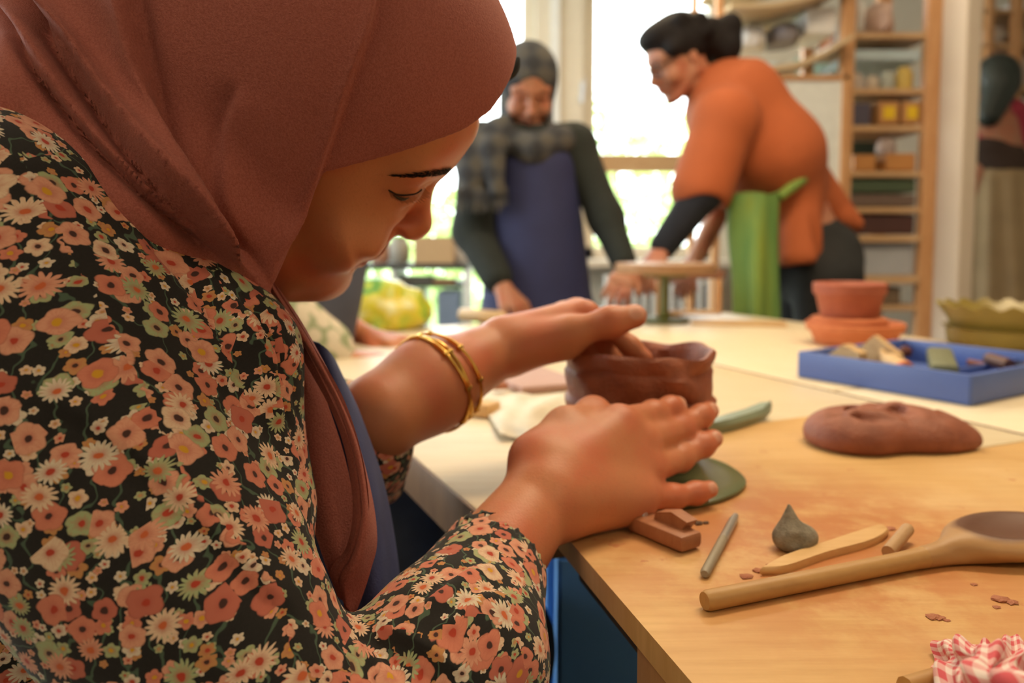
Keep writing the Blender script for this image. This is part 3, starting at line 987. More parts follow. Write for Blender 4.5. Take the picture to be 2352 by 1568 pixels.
# print coordinates in metres, taken from the direction each patch of cloth faces
Nf = np.cross(qv[qf[:, 2]] - qv[qf[:, 0]], qv[qf[:, 3]] - qv[qf[:, 1]]); Nf /= np.linalg.norm(Nf, axis=1)[:, None] + 1e-12
vn = relax(relax(relax(vnormals(qv, qf), qf, 1.0), qf, 1.0), qf, 1.0)
Nf = vn[qf].mean(1)
which = np.argmax(np.abs(Nf) * np.array([0.9, 1.15, 0.9]), 1)
uvp = np.stack([np.stack([qv[:, 1] + 3.1, qv[:, 2]], 1), np.stack([qv[:, 0], qv[:, 2]], 1), np.stack([qv[:, 0], qv[:, 1] + 5.3], 1)], 0)
uvc = np.stack([uvp[which, qf[:, i]] for i in range(4)], 1).reshape(-1, 2)
bo.data.uv_layers.new(name='UVMap').data.foreach_set('uv', uvc.astype(np.float32).ravel())
# black collar edge under the scarf
cl = MB(); cl.tube(spline([P(-40, 262, .42), P(20, 270, .40), P(70, 300, .39), P(110, 330, .39)], 14), [0.006, .008, .009, .009, .0085, .008, .0075, .007, .006, .005, .004, .003, .002, .001], 8)
cl.build('collar', M_black, W1)

# ---- trousers
tr = SDF((-0.52, 0.25, 0.05), (0.24, 0.80, 0.66), 0.008)
tr.cone(hips[0], hips[1], 0.115, 0.115, 0.03)
for i in (0, 1):
    tr.cone(hips[i], knee[i], 0.092, 0.066, 0.03).cone(knee[i], ank[i] + (0, 0, .03), 0.064, 0.05, 0.03)
M_trou = plain('charcoal_cotton', (0.022, 0.026, 0.036), 0.85, 0.4, 30, 0.3, 500)
mesh_obj('trousers', *tr.mesh(2), M_trou, W1)

# ================================================================== the room
X0, X1, YB, YF, ZC = -2.8, 4.6, 4.5, -2.6, 2.75
M_wall = plain('cream_plaster', (0.72, 0.66, 0.54), 0.9, 0.04, 6, 0.2, 90)
M_floor = plain('dark_lino', (0.06, 0.06, 0.07), 0.55, 0.25, 8, 0.1, 60)
M_ceil = plain('white_ceiling', (0.78, 0.76, 0.72), 0.9, 0.03, 6, 0.1, 90)
M_frame = plain('cream_paint', (0.70, 0.62, 0.50), 0.5, 0.05, 20, 0.08, 90)
M_white = plain('white_paint', (0.78, 0.78, 0.77), 0.5, 0.04, 20, 0.08, 90)
M_pine = wood('pine', (0.50, 0.23, 0.085), (0.66, 0.36, 0.16), 10, (6, 6, 1))
M_pine_h = wood('pine_board', (0.48, 0.27, 0.12), (0.62, 0.40, 0.21), 10, (1, 6, 6))
n_ = NT('window_glass')
n_.t.nodes.remove(n_.b)
gl = n_.node('ShaderNodeBsdfGlass', {'Color': (0.97, 1.0, 0.99), 'Roughness': 0.0, 'IOR': 1.0})
gs = n_.node('ShaderNodeBsdfGlossy', {'Color': (1, 1, 1), 'Roughness': 0.02})
tp = n_.node('ShaderNodeBsdfTransparent', {'Color': (0.96, 0.99, 0.98)})
mx = n_.node('ShaderNodeMixShader', {0: 0.04, 1: tp.outputs[0], 2: gs.outputs[0]})
n_.t.nodes.remove(gl)
n_.t.links.new(mx.outputs[0], n_.t.nodes['Material Output'].inputs[0])
M_glass = n_.m


def slab(name, lo, hi, mat, parent=None, bev=0.0, kind=None, smooth=False):
    lo, hi = np.array(lo, float), np.array(hi, float)
    o = MB().box((lo + hi) / 2, hi - lo, bev=bev).build(name, mat, parent, smooth)
    if kind: o['kind'] = kind
    return o


slab('floor', (X0, YF, -0.05), (X1, YB, 0), M_floor, kind='structure')
slab('ceiling', (X0, YF, ZC), (X1, YB, ZC + 0.05), M_ceil, kind='structure')
slab('wall_front', (X0, YF - 0.1, 0), (X1, YF, ZC), M_wall, kind='structure')
slab('wall_right', (X1, YF, 0), (X1 + 0.1, YB, ZC), M_wall, kind='structure')
SILL, HEAD, LOWSILL = 0.84, 2.55, 0.30
MU0, MU1 = P(1228, 0, YB)[0], P(1335, 0, YB)[0]
WX0, WXM, WX1 = -2.6, P(1280, 0, YB)[0], P(1648, 0, YB)[0]
wb = MB()
for lo, hi in (((X0, YB, 0), (MU0, YB + .15, LOWSILL)), ((MU0, YB, 0), (X1, YB + .15, SILL)), ((X0, YB, HEAD), (X1, YB + .15, ZC)), ((X0, YB, LOWSILL), (WX0, YB + .15, HEAD)), ((WX1, YB, SILL), (X1, YB + .15, HEAD))):
    lo, hi = np.array(lo), np.array(hi); wb.box((lo + hi) / 2, hi - lo)
tag(wb.build('wall_back', M_wall, smooth=False), kind='structure')
LY0, LY1, LZ0, LZ1 = 0.6, 3.6, 0.9, 2.5
wl = MB()
for lo, hi in (((X0 - .15, YF, 0), (X0, YB, LZ0)), ((X0 - .15, YF, LZ1), (X0, YB, ZC)), ((X0 - .15, YF, LZ0), (X0, LY0, LZ1)), ((X0 - .15, LY1, LZ0), (X0, YB, LZ1))):
    lo, hi = np.array(lo), np.array(hi); wl.box((lo + hi) / 2, hi - lo)
tag(wl.build('wall_left', M_wall, smooth=False), kind='structure')


def window(idx, lo, hi, axis, n_mull, rail=None):
    """window opening between lo and hi (x or y range, z range), with frame, sashes and panes"""
    w = bpy.data.objects.new('window_%d' % idx, None); COL.objects.link(w); w['kind'] = 'structure'
    (a0, z0), (a1, z1) = lo, hi
    pos = YB + 0.06 if axis == 'x' else X0 - 0.06
    def bar(p, q, t, name, mat):
        l, h = (np.array([p[0], pos - t, p[1]]), np.array([q[0], pos + t, q[1]])) if axis == 'x' else (np.array([pos - t, p[0], p[1]]), np.array([pos + t, q[0], q[1]]))
        slab(name, l, h, mat, w, 0.004)
    fw = 0.07
    bar((a0, z0), (a1, z0 + fw), 0.05, 'sill_rail', M_frame); bar((a0, z1 - fw), (a1, z1), 0.05, 'head_rail', M_frame)
    bar((a0, z0), (a0 + fw, z1), 0.05, 'jamb', M_frame); bar((a1 - fw, z0), (a1, z1), 0.05, 'jamb', M_frame)
    xs = np.linspace(a0 + fw, a1 - fw, n_mull + 1)
    for i in range(n_mull):
        if i: bar((xs[i] - .035, z0), (xs[i] + .035, z1), 0.04, 'sash_stile', M_white)
        bar((xs[i], z0 + fw), (xs[i + 1], z1 - fw), 0.004, 'pane', M_glass)
    if rail: bar((a0 + fw, rail), (a1 - fw, rail + 0.10), 0.03, 'transom', M_pine_h)
    return w


window(1, (WX0, LOWSILL), (MU0, HEAD), 'x', 2)
w2 = window(2, (MU1, SILL), (WX1, HEAD), 'x', 1, 1.33)
hdl = MB(); hx = P(1333, 200, YB)[0]; hdl.box((hx, YB - 0.02, 1.80), (0.03, 0.03, 0.09), bev=.006).tube([(hx, YB - 0.03, 1.81), (hx, YB - 0.07, 1.81), (hx - .01, YB - 0.075, 1.70)], 0.010, 8)
hdl.build('window_handle', plain('aluminium', (0.6, 0.6, 0.62), 0.35, Metallic=0.9), w2)
window(3, (LY0, LZ0), (LY1, LZ1), 'y', 2)
# post between the two window bays, with its raised fillet
pm = slab('trim_1', (MU0, YB - .06, SILL), (MU1, YB + .14, HEAD), M_frame, bev=.006, kind='structure')
slab('fillet', (MU0 + .085, YB - .085, SILL), (MU0 + .135, YB - .06, HEAD), M_white, pm, .004)
tag(slab('trim_2', (MU0 - .02, YB - .22, SILL - .04), (WX1 + .05, YB + .02, SILL), M_frame, bev=.005), kind='structure')

# square pillar in the room
px0, px1 = P(2142, 0, 3.12)[0], P(2236, 0, 2.95)[0]
M_pil = plain('beige_plaster', (0.62, 0.50, 0.38), 0.85, 0.05, 5, 0.2, 80)
tag(slab('pillar', (px0, 2.95, 0), (px1, 3.12, ZC), M_pil, bev=.008), 'square beige plastered pillar beside the pine shelving', 'pillar', kind='structure')

# ---- garden outside
n_ = NT('lawn'); v_ = n_.coord()
tag(slab('ground', (-14, YB + .2, -0.4), (14, 26, -0.3), n_.fin(n_.mix(n_.noise(v_, 3, 4), (0.34, 0.42, 0.20), (0.62, 0.62, 0.50)), 0.9)), kind='structure')


def foliage(name, label, c, r, n, col, seed, cat='shrub', trunk=0.0):
    t = thing(name, label, cat, 'garden plants outside the window')
    rr = np.random.default_rng(seed)
    q = rr.normal(size=(n, 3)); q /= np.linalg.norm(q, axis=1)[:, None]
    ctr = np.array(c) + q * np.array(r) * rr.uniform(.55, 1.0, (n, 1))
    nx = rr.normal(size=(n, 3)); nx /= np.linalg.norm(nx, axis=1)[:, None]
    ny = np.cross(nx, rr.normal(size=(n, 3))); ny /= np.linalg.norm(ny, axis=1)[:, None]
    sz = rr.uniform(.05, .10, (n, 1))
    V = np.stack([ctr - nx * sz * 1.5, ctr + ny * sz * .6, ctr + nx * sz * 1.5, ctr - ny * sz * .6], 1).reshape(-1, 3)
    f_ = mesh_obj('leaves', V, np.arange(4 * n).reshape(-1, 4), plain('leaf_' + name, col, 0.5, 0.35, 4, 0, Transmission_Weight=0.0), t)
    f_['kind'] = 'stuff'
    MB().tube([(c[0], c[1], -0.35), (c[0] + .1, c[1], c[2] - r[2] * .3), (c[0] + .15, c[1], c[2] + r[2] * .3)], [0.09, 0.06, 0.02], 8).build('stem', plain('bark', (0.13, 0.09, 0.06), 0.9), t)
    return t


for i, (fx, fy, fz, rx, rz, colr, lb) in enumerate(((-1.3, 8.0, .7, 1.2, 1.0, (0.50, 0.66, 0.26), 'bright green shrub outside the window behind the scarfed woman'), (1.3, 11.0, 1.6, 1.5, 1.5, (0.50, 0.60, 0.44), 'grey green tree outside the wide window pane'),
        (4.6, 13.0, 2.2, 1.6, 2.0, (0.52, 0.62, 0.46), 'tall pale tree outside behind the stooping woman'), (-4.4, 9.5, 1.4, 1.8, 1.7, (0.46, 0.62, 0.30), 'broad green tree outside beyond the far window bay'))):
    foliage('garden_shrub', lb, (fx, fy, fz), (rx, rx * .8, rz), 1800, colr, 20 + i)

# ================================================================== work tables
UA, UB = PZ(1590, 1568), PZ(935, 1022)
TU = (UB - UA) / np.linalg.norm(UB - UA)
TV = np.array([TU[1], -TU[0], 0])
TAX = np.array([TU, TV, [0, 0, 1.0]])
def tp_(u, v, z=TABLE): return UA + TU * u + TV * v + np.array([0, 0, z - TABLE])


M_top = table_mat('plywood_top', (0.58, 0.33, 0.115), (0.70, 0.43, 0.17))
M_pale = table_mat('pale_top', (0.70, 0.56, 0.36), (0.78, 0.66, 0.46), False)
M_side = wood('brown_beech', (0.15, 0.068, 0.024), (0.22, 0.11, 0.042), 12, (6, 6, 1))
M_dark = wood('dark_frame', (0.045, 0.022, 0.014), (0.075, 0.038, 0.022), 12, (6, 6, 1))
M_leg = wood('beech_leg', (0.36, 0.17, 0.06), (0.48, 0.25, 0.10), 12, (8, 8, 1))


def tbox(name, u0, u1, v0, v1, z0, z1, mat, parent, bev=0.003):
    return MB().box(tp_((u0 + u1) / 2, (v0 + v1) / 2, (z0 + z1) / 2), (u1 - u0, v1 - v0, z1 - z0), TAX, bev).build(name, mat, parent)


def work_table(label, u0, u1, v0, v1, top, side, hang, thick, legs):
    t = thing('work_table', label, 'table', 'work tables pushed together')
    z1 = TABLE - 0.005
    tbox('table_top', u0, u1, v0, v1, z1 - thick, z1, top, t)
    i = 0.006
    tbox('edge_band', u0, u1, v0 - .003, v0 - .0002, z1 - thick - hang, z1 - .0005, side, t, .001)
    for nm, a in (('frame_rail', (u0 + i, u1 - i, v0 + i, v0 + i + .022)), ('frame_rail', (u0 + i, u1 - i, v1 - i - .022, v1 - i)), ('frame_rail', (u0 + i, u0 + i + .022, v0 + .05, v1 - .05)), ('frame_rail', (u1 - i - .022, u1 - i, v0 + .05, v1 - .05))):
        tbox(nm, *a, z1 - thick - hang, z1 - thick, side, t)
    for uu in (u0 + legs, u1 - .07):
        for vv in (v0 + .004, v1 - .07):
            tbox('leg', uu, uu + .055, vv, vv + .055, 0, z1 - thick - .004, M_leg, t, .006)
    return t


TN = PZ(1290, 1220) - UA; TN /= np.linalg.norm(TN)                      # the near table's edge runs slightly askew
TNV = np.array([TN[1], -TN[0], 0])
z1 = TABLE - .005
ta = thing('work_table', 'table under the yellow work board with dark frame and square beech legs', 'table', 'work tables pushed together')
far_l = UA + TN * .205
polyA = [UA - TN * .62, far_l, tp_(.236, .10), tp_(.236, .612), tp_(-.62, .612)]
MB().prism([tuple(q[:2]) for q in polyA][::-1], z1 - .010, z1).build('table_top', M_top, ta, False)
NAX = np.array([TN, TNV, [0, 0, 1.0]])
def nbox(name, u0, u1, v0, v1, z0, z1_, mat):
    return MB().box(UA + TN * (u0 + u1) / 2 + TNV * (v0 + v1) / 2 + np.array([0, 0, (z0 + z1_) / 2 - TABLE]), (u1 - u0, v1 - v0, z1_ - z0), NAX, .003).build(name, mat, ta)
nbox('frame_rail', -.60, .20, .014, .036, z1 - .034, z1 - .010, M_dark)
nbox('frame_rail', -.60, .20, .44, .46, z1 - .034, z1 - .010, M_dark)
ul = float((PZ(1489, 1475, .730) - UA) @ TN)
for uu in (ul - .055, -.56):
    for vv in (.004, .42): nbox('leg', uu, uu + .055, vv, vv + .055, 0, z1 - .011, M_leg)
work_table('pale topped table with thick brown beech side beyond the clay bowl', .24, 1.52, 0.0, .612, M_pale, M_side, .022, .018, .04)
work_table('pale topped table carrying the blue tool tray', -.62, .52, .620, 1.24, M_pale, M_side, .06, .018, .04)
work_table('pale topped far table carrying the banding wheel', .525, 1.52, .620, 1.24, M_pale, M_side, .06, .018, .04)
wbd = MB().prism([tuple(q[:2]) for q in (UA - TN * .62, far_l, PZ(1187, 1082), tp_(.375, .10), tp_(.40, .49), tp_(-.62, .49))][::-1], TABLE - .005, TABLE).build('work_board', M_top, None, False)
tag(wbd, 'yellow plywood work board stained with clay at the table edge', 'board')
mb_ = MB().box(tp_(.238, -.004, TABLE - .05), (.03, .004, .05), TAX, .001)
o = mb_.build('table_clamp', plain('grey_steel', (0.16, 0.17, 0.18), 0.45, Metallic=0.7))
tag(o, 'grey steel connecting plate joining the two table sides', 'bracket')

# ================================================================== the clay bowl
PC = P(1468, 800, .715); PC[2] = TABLE
RIMH = P(1468, 800, .715)[2] - TABLE
rg = np.random.default_rng(3)
ph1, ph2 = rg.uniform(0, 6, 8), rg.uniform(0, 6, 8)


def wob(r, z, a):
    k = z / RIMH
    dr = sum(0.0008 * math.sin((i + 2) * 1.5 // 1 * a + ph1[i] + 14 * k) for i in range(6)) * (0.3 + k)
    dz = 0.0022 * math.sin(3 * a + 1.0) * k ** 3 + 0.0012 * math.sin(7 * a + ph2[0]) * k ** 3
    return (r + (dr if r > 0.005 else 0), z + dz)


h = RIMH
prof = [(0.0, 0.0), (0.044, 0.0005), (0.049, 0.004), (0.055, 0.014), (0.0605, .026), (0.0632, .030), (0.0608, .034), (0.0635, .046), (0.0668, .054), (0.0672, .059), (0.0636, .0635), (0.0648, .070), (0.0656, h - .024), (0.0660, h - .019), (0.0634, h - .015), (0.0655, h - .009), (0.0660, h - .003), (0.0640, h), (0.0608, h - .0005), (0.0585, h - .005), (0.0575, h - .02), (0.056, .05), (0.052, .03), (0.044, .014), (0.03, .009), (0.0, .008)]
bm_ = MB().lathe(prof, PC, 96, wob)
bowl = bm_.build('clay_bowl', M_clay)
tag(bowl, 'wet terracotta coil bowl being shaped between two hands', 'bowl')

# ---- things on the work board
M_olive = plain('olive_plastic', (0.115, 0.135, 0.055), 0.32, 0.15, 40, 0.1, 200)
M_sage = plain('sage_rubber', (0.20, 0.235, 0.15), 0.45, 0.15, 40, 0.15, 200)


def plate(name, px_outline, z0, thick, mat, label, cat, bev=0.002, parent=None):
    """flat tool: outline given where it touches the table, real thickness, rounded edge"""
    q = np.array([PZ(x, y, z0)[:2] for x, y in px_outline])
    q = spline(np.r_[q, q[:1]], 48)[:-1]
    c = q.mean(0)
    V, F = [], []
    n = len(q)
    for s_, z in ((0.97, 0), (1.0, thick * .3), (1.0, thick * .7), (0.96, thick), (0.75, thick * 1.02)):
        V += [(*(c + (p - c) * s_), z0 + z) for p in q]
    for k in range(4):
        F += [(k * n + i, k * n + (i + 1) % n, (k + 1) * n + (i + 1) % n, (k + 1) * n + i) for i in range(n)]
    F += [tuple(range(n))[::-1], tuple(4 * n + i for i in range(n))]
    o = MB().add(V, F).build(name, mat, parent)
    if label: tag(o, label, cat)
    return o


plate('kidney_rib', [(1390, 1150), (1420, 1090), (1520, 1062), (1610, 1058), (1670, 1075), (1712, 1108), (1700, 1135), (1640, 1160), (1560, 1172), (1470, 1172)], TABLE, .005, M_olive, 'olive green kidney rib lying under the hand', 'pottery tool')
# leaf-shaped sage scraper leaning on its edge
lf_ = MB()
a_, b_ = PZ(1615, 1000), PZ(1768, 950)
dr_ = (b_ - a_); ln_ = np.linalg.norm(dr_); dr_ /= ln_
sd_ = np.array([-dr_[1], dr_[0], 0])
prs = [(0, .2), (.08, .6), (.25, .95), (.5, 1.05), (.75, .95), (.93, .55), (1.0, .1)]
V, F = [], []
for k, (t, w) in enumerate(prs):
    c0 = a_ + dr_ * t * ln_
    for (s_, z) in ((-.012, 0), (-.014, .008), (-.010, .013), (.012, .010), (.014, .004), (.010, 0)):
        V.append(c0 + sd_ * s_ * w + np.array([0, 0, z + .004 * (t > .8)]))
for k in range(len(prs) - 1):
    F += [(k * 6 + i, k * 6 + (i + 1) % 6, (k + 1) * 6 + (i + 1) % 6, (k + 1) * 6 + i) for i in range(6)]
F += [tuple(range(6))[::-1], tuple(len(V) - 6 + i for i in range(6))]
tag(lf_.add(V, F).build('scraper', M_sage), 'pale sage leaf shaped scraper behind the fingertips', 'pottery tool')

# slab of clay, flattened by hand
cs = SDF(PZ(1880, 1055) - np.array([.05, .03, .01]), PZ(2210, 955) + np.array([.05, .03, .06]), .0022)
cA, cB, cC = PZ(1930, 1020), PZ(2060, 1008), PZ(2160, 1015)
cs.ell(cA + (0.012, 0, .010), (.046, .050, .027), .02).ell(cB + (0, 0, .010), (.050, .062, .026), .02).ell(cC + (-.01, 0, .006), (.046, .042, .020), .02)
for (dx, dy, r) in ((1990, 1000, .010), (2030, 1015, .008), (2060, 985, .009), (2080, 1025, .008), (2010, 980, .007), (2110, 1000, .007)):
    cs.ell(PZ(dx, dy) + (0, 0, .041), (r * 1.3, r * 1.8, .007), .012, cut=True)
rgc = random.Random(12)
for k in range(60):
    q = PZ(rgc.uniform(1910, 2180), rgc.uniform(965, 1040)) + np.array([0, 0, .034 + rgc.uniform(-.004, .003)])
    cs.ell(q, (rgc.uniform(.004, .011), rgc.uniform(.004, .011), .0045), .005, cut=True)
cs.cut_fn(lambda X, Y, Z: Z - (TABLE + .0008), cs.lo, cs.lo + cs.n * cs.vox, .002)
M_clay2 = clay_mat('brown_clay', (0.20, 0.050, 0.020), (0.31, 0.088, 0.038), 55, 0.7, 0.6)
tag(mesh_obj('clay_lump', *cs.mesh(2), M_clay2), 'hand flattened lump of red brown clay on the board', 'clay')

# small hinged wooden clamp, chipped
M_red = wood('reddish_wood', (0.30, 0.10, 0.04), (0.42, 0.17, 0.075), 20, (8, 8, 1))
ca, cb = PZ(1462, 1214), PZ(1590, 1268)
d_ = cb - ca; L_ = np.linalg.norm(d_); d_ /= L_; s2 = np.array([-d_[1], d_[0], 0]); A3 = np.array([d_, s2, [0, 0, 1]])
ck = thing('wooden_tool', 'small reddish wooden tool with a broken raised prong', 'pottery tool')
MB().box((ca + cb) / 2 + np.array([0, 0, .0065]), (L_, .020, .011), A3, .003).build('bar', M_red, ck)
MB().prism([(.016, -.002), (.040, -.002), (.046, .006), (.032, .009), (.018, .005)], -.004, .006, lambda q: ca + d_ * q[0] + s2 * (q[2] + .004) + np.array([0, 0, .012 + q[1]])).build('prong', M_red, ck)
MB().lathe([(0, .002), (.003, .001), (.0035, -.002)], ca + d_ * .006 + np.array([0, 0, .014]), 12).build('rivet', plain('steel', (.6, .62, .66), .25, Metallic=1.0), ck)

# clay crumbs
rg2 = random.Random(8)
M_crumb = clay_mat('dry_crumbs', (0.09, 0.05, 0.03), (0.16, 0.09, 0.05), 90)
M_crumb2 = clay_mat('red_crumbs', (0.34, 0.11, 0.05), (0.44, 0.16, 0.08), 90)


def crumb(px, py, r, mat, label, flat=.5):
    bm = bmesh.new(); bmesh.ops.create_icosphere(bm, subdivisions=2, radius=1)
    sd = rg2.random() * 50
    c = PZ(px, py)
    for v in bm.verts:
        k = r * (1 + .35 * math.sin(v.co.x * 4 + sd) * math.cos(v.co.y * 5 + sd))
        v.co = Vector((c[0] + v.co.x * k, c[1] + v.co.y * k * .8, c[2] + max(0, v.co.z * flat * k + flat * r * .6)))
    V = [v.co[:] for v in bm.verts]; F = [[v.index for v in f.verts] for f in bm.faces]; bm.free()
    return tag(MB().add(V, F).build('clay_crumb', mat), label, 'clay', 'clay crumbs on the work board')


for q in ((1585, 1200, .0035), (1605, 1204, .003), (1622, 1202, .0022)): crumb(*q, M_crumb, 'dark clay crumb beside the broken wooden tool')
for q in ((2145, 1418, .004), (2160, 1421, .003), (2175, 1425, .002), (2300, 1378, .005), (2325, 1385, .0035), (2290, 1395, .0022), (2238, 1343, .002), (1715, 1325, .004), (1745, 1312, .004), (1770, 1300, .003), (2045, 1215, .004), (2015, 1225, .003)): crumb(*q, M_crumb2, 'red brown clay crumb near the wooden spoon', .22)

# thin metal-tipped stick
st = thing('needle_tool', 'thin grey metal tipped modelling stick', 'pottery tool')
pa, pb = PZ(1618, 1318, TABLE + .003), PZ(1690, 1184, TABLE + .003)
MB().tube([pa, pa + (pb - pa) * .02, pa + (pb - pa) * .55], [.0022, .0030, .0032], 12).build('handle', plain('grey_wood', (.30, .25, .18), .5), st)
MB().tube([pa + (pb - pa) * .55, pa + (pb - pa) * .9, pb], [.0032, .0030, .0020], 12).build('ferrule', plain('pale_steel', (.42, .40, .37), .35, Metallic=.6), st)

# nugget of grey clay with a pulled-up tip
ns = SDF(PZ(1820, 1260) - .04, PZ(1820, 1260) + .05, .0012)
nc = PZ(1822, 1262)
ns.ell(nc + (0, 0, .007), (.0125, .011, .009), .006).cone(nc + (-.001, .003, .010), nc + (-.002, .004, .028), .010, .0012, .006).ell(nc + (.009, .004, .007), (.008, .008, .007), .006)
for k in range(7):
    ns.ell(nc + (rg2.uniform(-.012, .014), -.013 + rg2.uniform(-.002, .002), rg2.uniform(.004, .018)), (.004, .003, .003), .004, cut=True)
ns.cut_fn(lambda X, Y, Z: Z - (TABLE + .0006), ns.lo, ns.lo + ns.n * ns.vox, .001)
tag(mesh_obj('clay_nugget', *ns.mesh(1), clay_mat('grey_clay', (0.17, 0.145, 0.10), (0.32, 0.27, 0.20), 160)), 'pinched nugget of grey clay with a pointed tip', 'clay')

# flat wooden modelling knife
M_yel = wood('boxwood', (0.60, 0.34, 0.13), (0.72, 0.46, 0.20), 12, (1, 8, 8), rot=.5)
plate('modelling_knife', [(1745, 1322), (1800, 1292), (1900, 1258), (1990, 1228), (2028, 1218), (2040, 1232), (2000, 1256), (1900, 1284), (1800, 1318)], TABLE, .005, M_yel, 'flat pale boxwood modelling knife beside the spoon handle', 'pottery tool')
# short round peg leaning on the spoon
wp = MB().tube([PZ(2040, 1268, TABLE + .004), PZ(2085, 1215, TABLE + .008)], [.0042, .0042], 12)
tag(wp.build('wooden_peg', wood('peg_wood', (.42, .24, .11), (.55, .34, .17), 20, (1, 1, 6))), 'short round wooden peg leaning against the spoon handle', 'pottery tool')

# wooden spoon
M_spoon = wood('spoon_wood', (0.38, 0.19, 0.055), (0.50, 0.28, 0.09), 9, (1, 7, 7), rough=.5, rot=-.35)
sp0, sp1 = PZ(1618, 1380, TABLE + .0055), PZ(2180, 1268, TABLE + .0065)
sd_ = sp1 - sp0; sl = np.linalg.norm(sd_); sd_ /= sl; sn = np.array([-sd_[1], sd_[0], 0])
spn = thing('wooden_spoon', 'long wooden spoon with a dark stained bowl', 'spoon')
hp = [sp0 + sd_ * t for t in (0, .002, .08, .14, sl * .85, sl)]
MB().tube(hp, [.0048, .0056, .0056, .0058, .0062, .0075], 18).build('handle', M_spoon, spn)
ss = SDF(sp1 - .07, sp1 + np.array([.16, .12, .05]), .0016)
bc = sp1 + sd_ * .055
bx3 = np.array([sd_, sn, [0, 0, 1]])
ss.cone(sp1 - sd_ * .02, sp1 + sd_ * .02, .0068, .009, .01)
ss.ell(bc + (0, 0, .003), (.050, .031, .0115), .014, bx3)
ss.ell(bc + np.array([0, 0, .0185]) + sd_ * .004, (.047, .028, .013), .003, bx3, cut=True)
ss.cut_fn(lambda X, Y, Z: Z - (TABLE + .0006), ss.lo, ss.lo + ss.n * ss.vox, .002)
sv, sf = ss.mesh(1)
q_ = (sv - bc) @ bx3.T
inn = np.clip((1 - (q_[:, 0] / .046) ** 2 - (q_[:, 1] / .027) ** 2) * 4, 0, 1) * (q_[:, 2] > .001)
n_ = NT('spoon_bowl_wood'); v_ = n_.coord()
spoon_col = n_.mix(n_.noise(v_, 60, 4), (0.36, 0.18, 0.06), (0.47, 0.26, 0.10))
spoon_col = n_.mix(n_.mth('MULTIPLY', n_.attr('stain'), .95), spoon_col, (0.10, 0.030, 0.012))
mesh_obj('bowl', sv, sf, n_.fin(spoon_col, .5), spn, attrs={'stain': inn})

# red and white checked cloth
n_ = NT('gingham'); uv = n_.coord('UV'); sp_ = n_.node('ShaderNodeSeparateXYZ', {0: n_.vec('SCALE', uv, 110.0)})
wv = lambda s_: n_.step(n_.mth('SINE', n_.mth('MULTIPLY', s_, 6.283)), -.15, .15)
fx, fy = wv(sp_.outputs[0]), wv(sp_.outputs[1])
gc = n_.mix(n_.mth('MULTIPLY', n_.mth('ADD', fx, fy), .5), (0.80, 0.66, 0.60), (0.64, 0.10, 0.12))
n_.bump(n_.noise(uv, 1500, 2), .2, .0004)
M_ging = n_.fin(gc, .9)
def crow(y, zs, xs): return [PZ(x, y, TABLE + z) for x, z in zip(xs, zs)]
cl_rows = [crow(1475, (.004, .012, .020, .012, .008), (2165, 2215, 2270, 2340, 2420)), crow(1495, (.002, .024, .034, .026, .016), (2150, 2210, 2270, 2345, 2430)), crow(1530, (.002, .018, .042, .030, .030), (2140, 2205, 2270, 2350, 2450)), crow(1590, (.002, .026, .036, .040, .020), (2130, 2200, 2270, 2360, 2480)), crow(1680, (.001, .008, .02, .02, .002), (2150, 2210, 2290, 2390, 2520))]
def crn(u, v): return 0.0022 * np.sin(u * 21 + v * 9) + 0.0020 * np.sin(v * 17 - u * 7) + 0.0015 * np.sin(u * 40 + 3)
tag(sheet('checked_cloth', cl_rows, 70, 60, .0015, M_ging, None, crn), 'crumpled red and white checked cloth at the board edge', 'cloth')
MB().tube([PZ(2080, 1580, TABLE + .005), PZ(2200, 1545, TABLE + .005)], [.005, .005], 10).build('wooden_rod', M_spoon)
tag(bpy.data.objects['wooden_rod'], 'brown wooden rod poking out from under the checked cloth', 'pottery tool')

# ---- beyond the bowl on the pale table
zp = TABLE - .005
M_pinkb = plain('pink_board', (0.50, 0.30, 0.25), .6, .1, 30)
tag(MB().box(PZ(1215, 868, zp + .006), (.17, .10, .010), TAX, .002).build('clay_board', M_pinkb), 'thin pinkish board lying behind the bowl', 'board')
bs_ = [crow(905, (.002, .010, .006, .004), (1110, 1160, 1220, 1310)), crow(930, (.001, .006, .014, .004), (1110, 1165, 1225, 1315)), crow(965, (.002, .010, .004, .006), (1130, 1180, 1240, 1320)), crow(1000, (.001, .002, .006, .001), (1150, 1200, 1250, 1310))]
tag(sheet('crumpled_paper', bs_, 30, 24, .001, plain('news_paper', (0.66, 0.58, 0.44), .8, .15, 60), None, lambda u, v: .002 * np.sin(u * 15 + v * 8)), 'crumpled cream paper under the near hand', 'paper')
crumb(1150, 893, .012, M_crumb2, 'orange lump of clay beside the pink board', .5)
tag(MB().box(PZ(1090, 935, zp + .009), (.055, .03, .016), TAX @ np.array([[.8, .6, 0], [-.6, .8, 0], [0, 0, 1]]), .003).build('wood_block', M_yel), 'small pale wood block behind the bangled wrist', 'block')

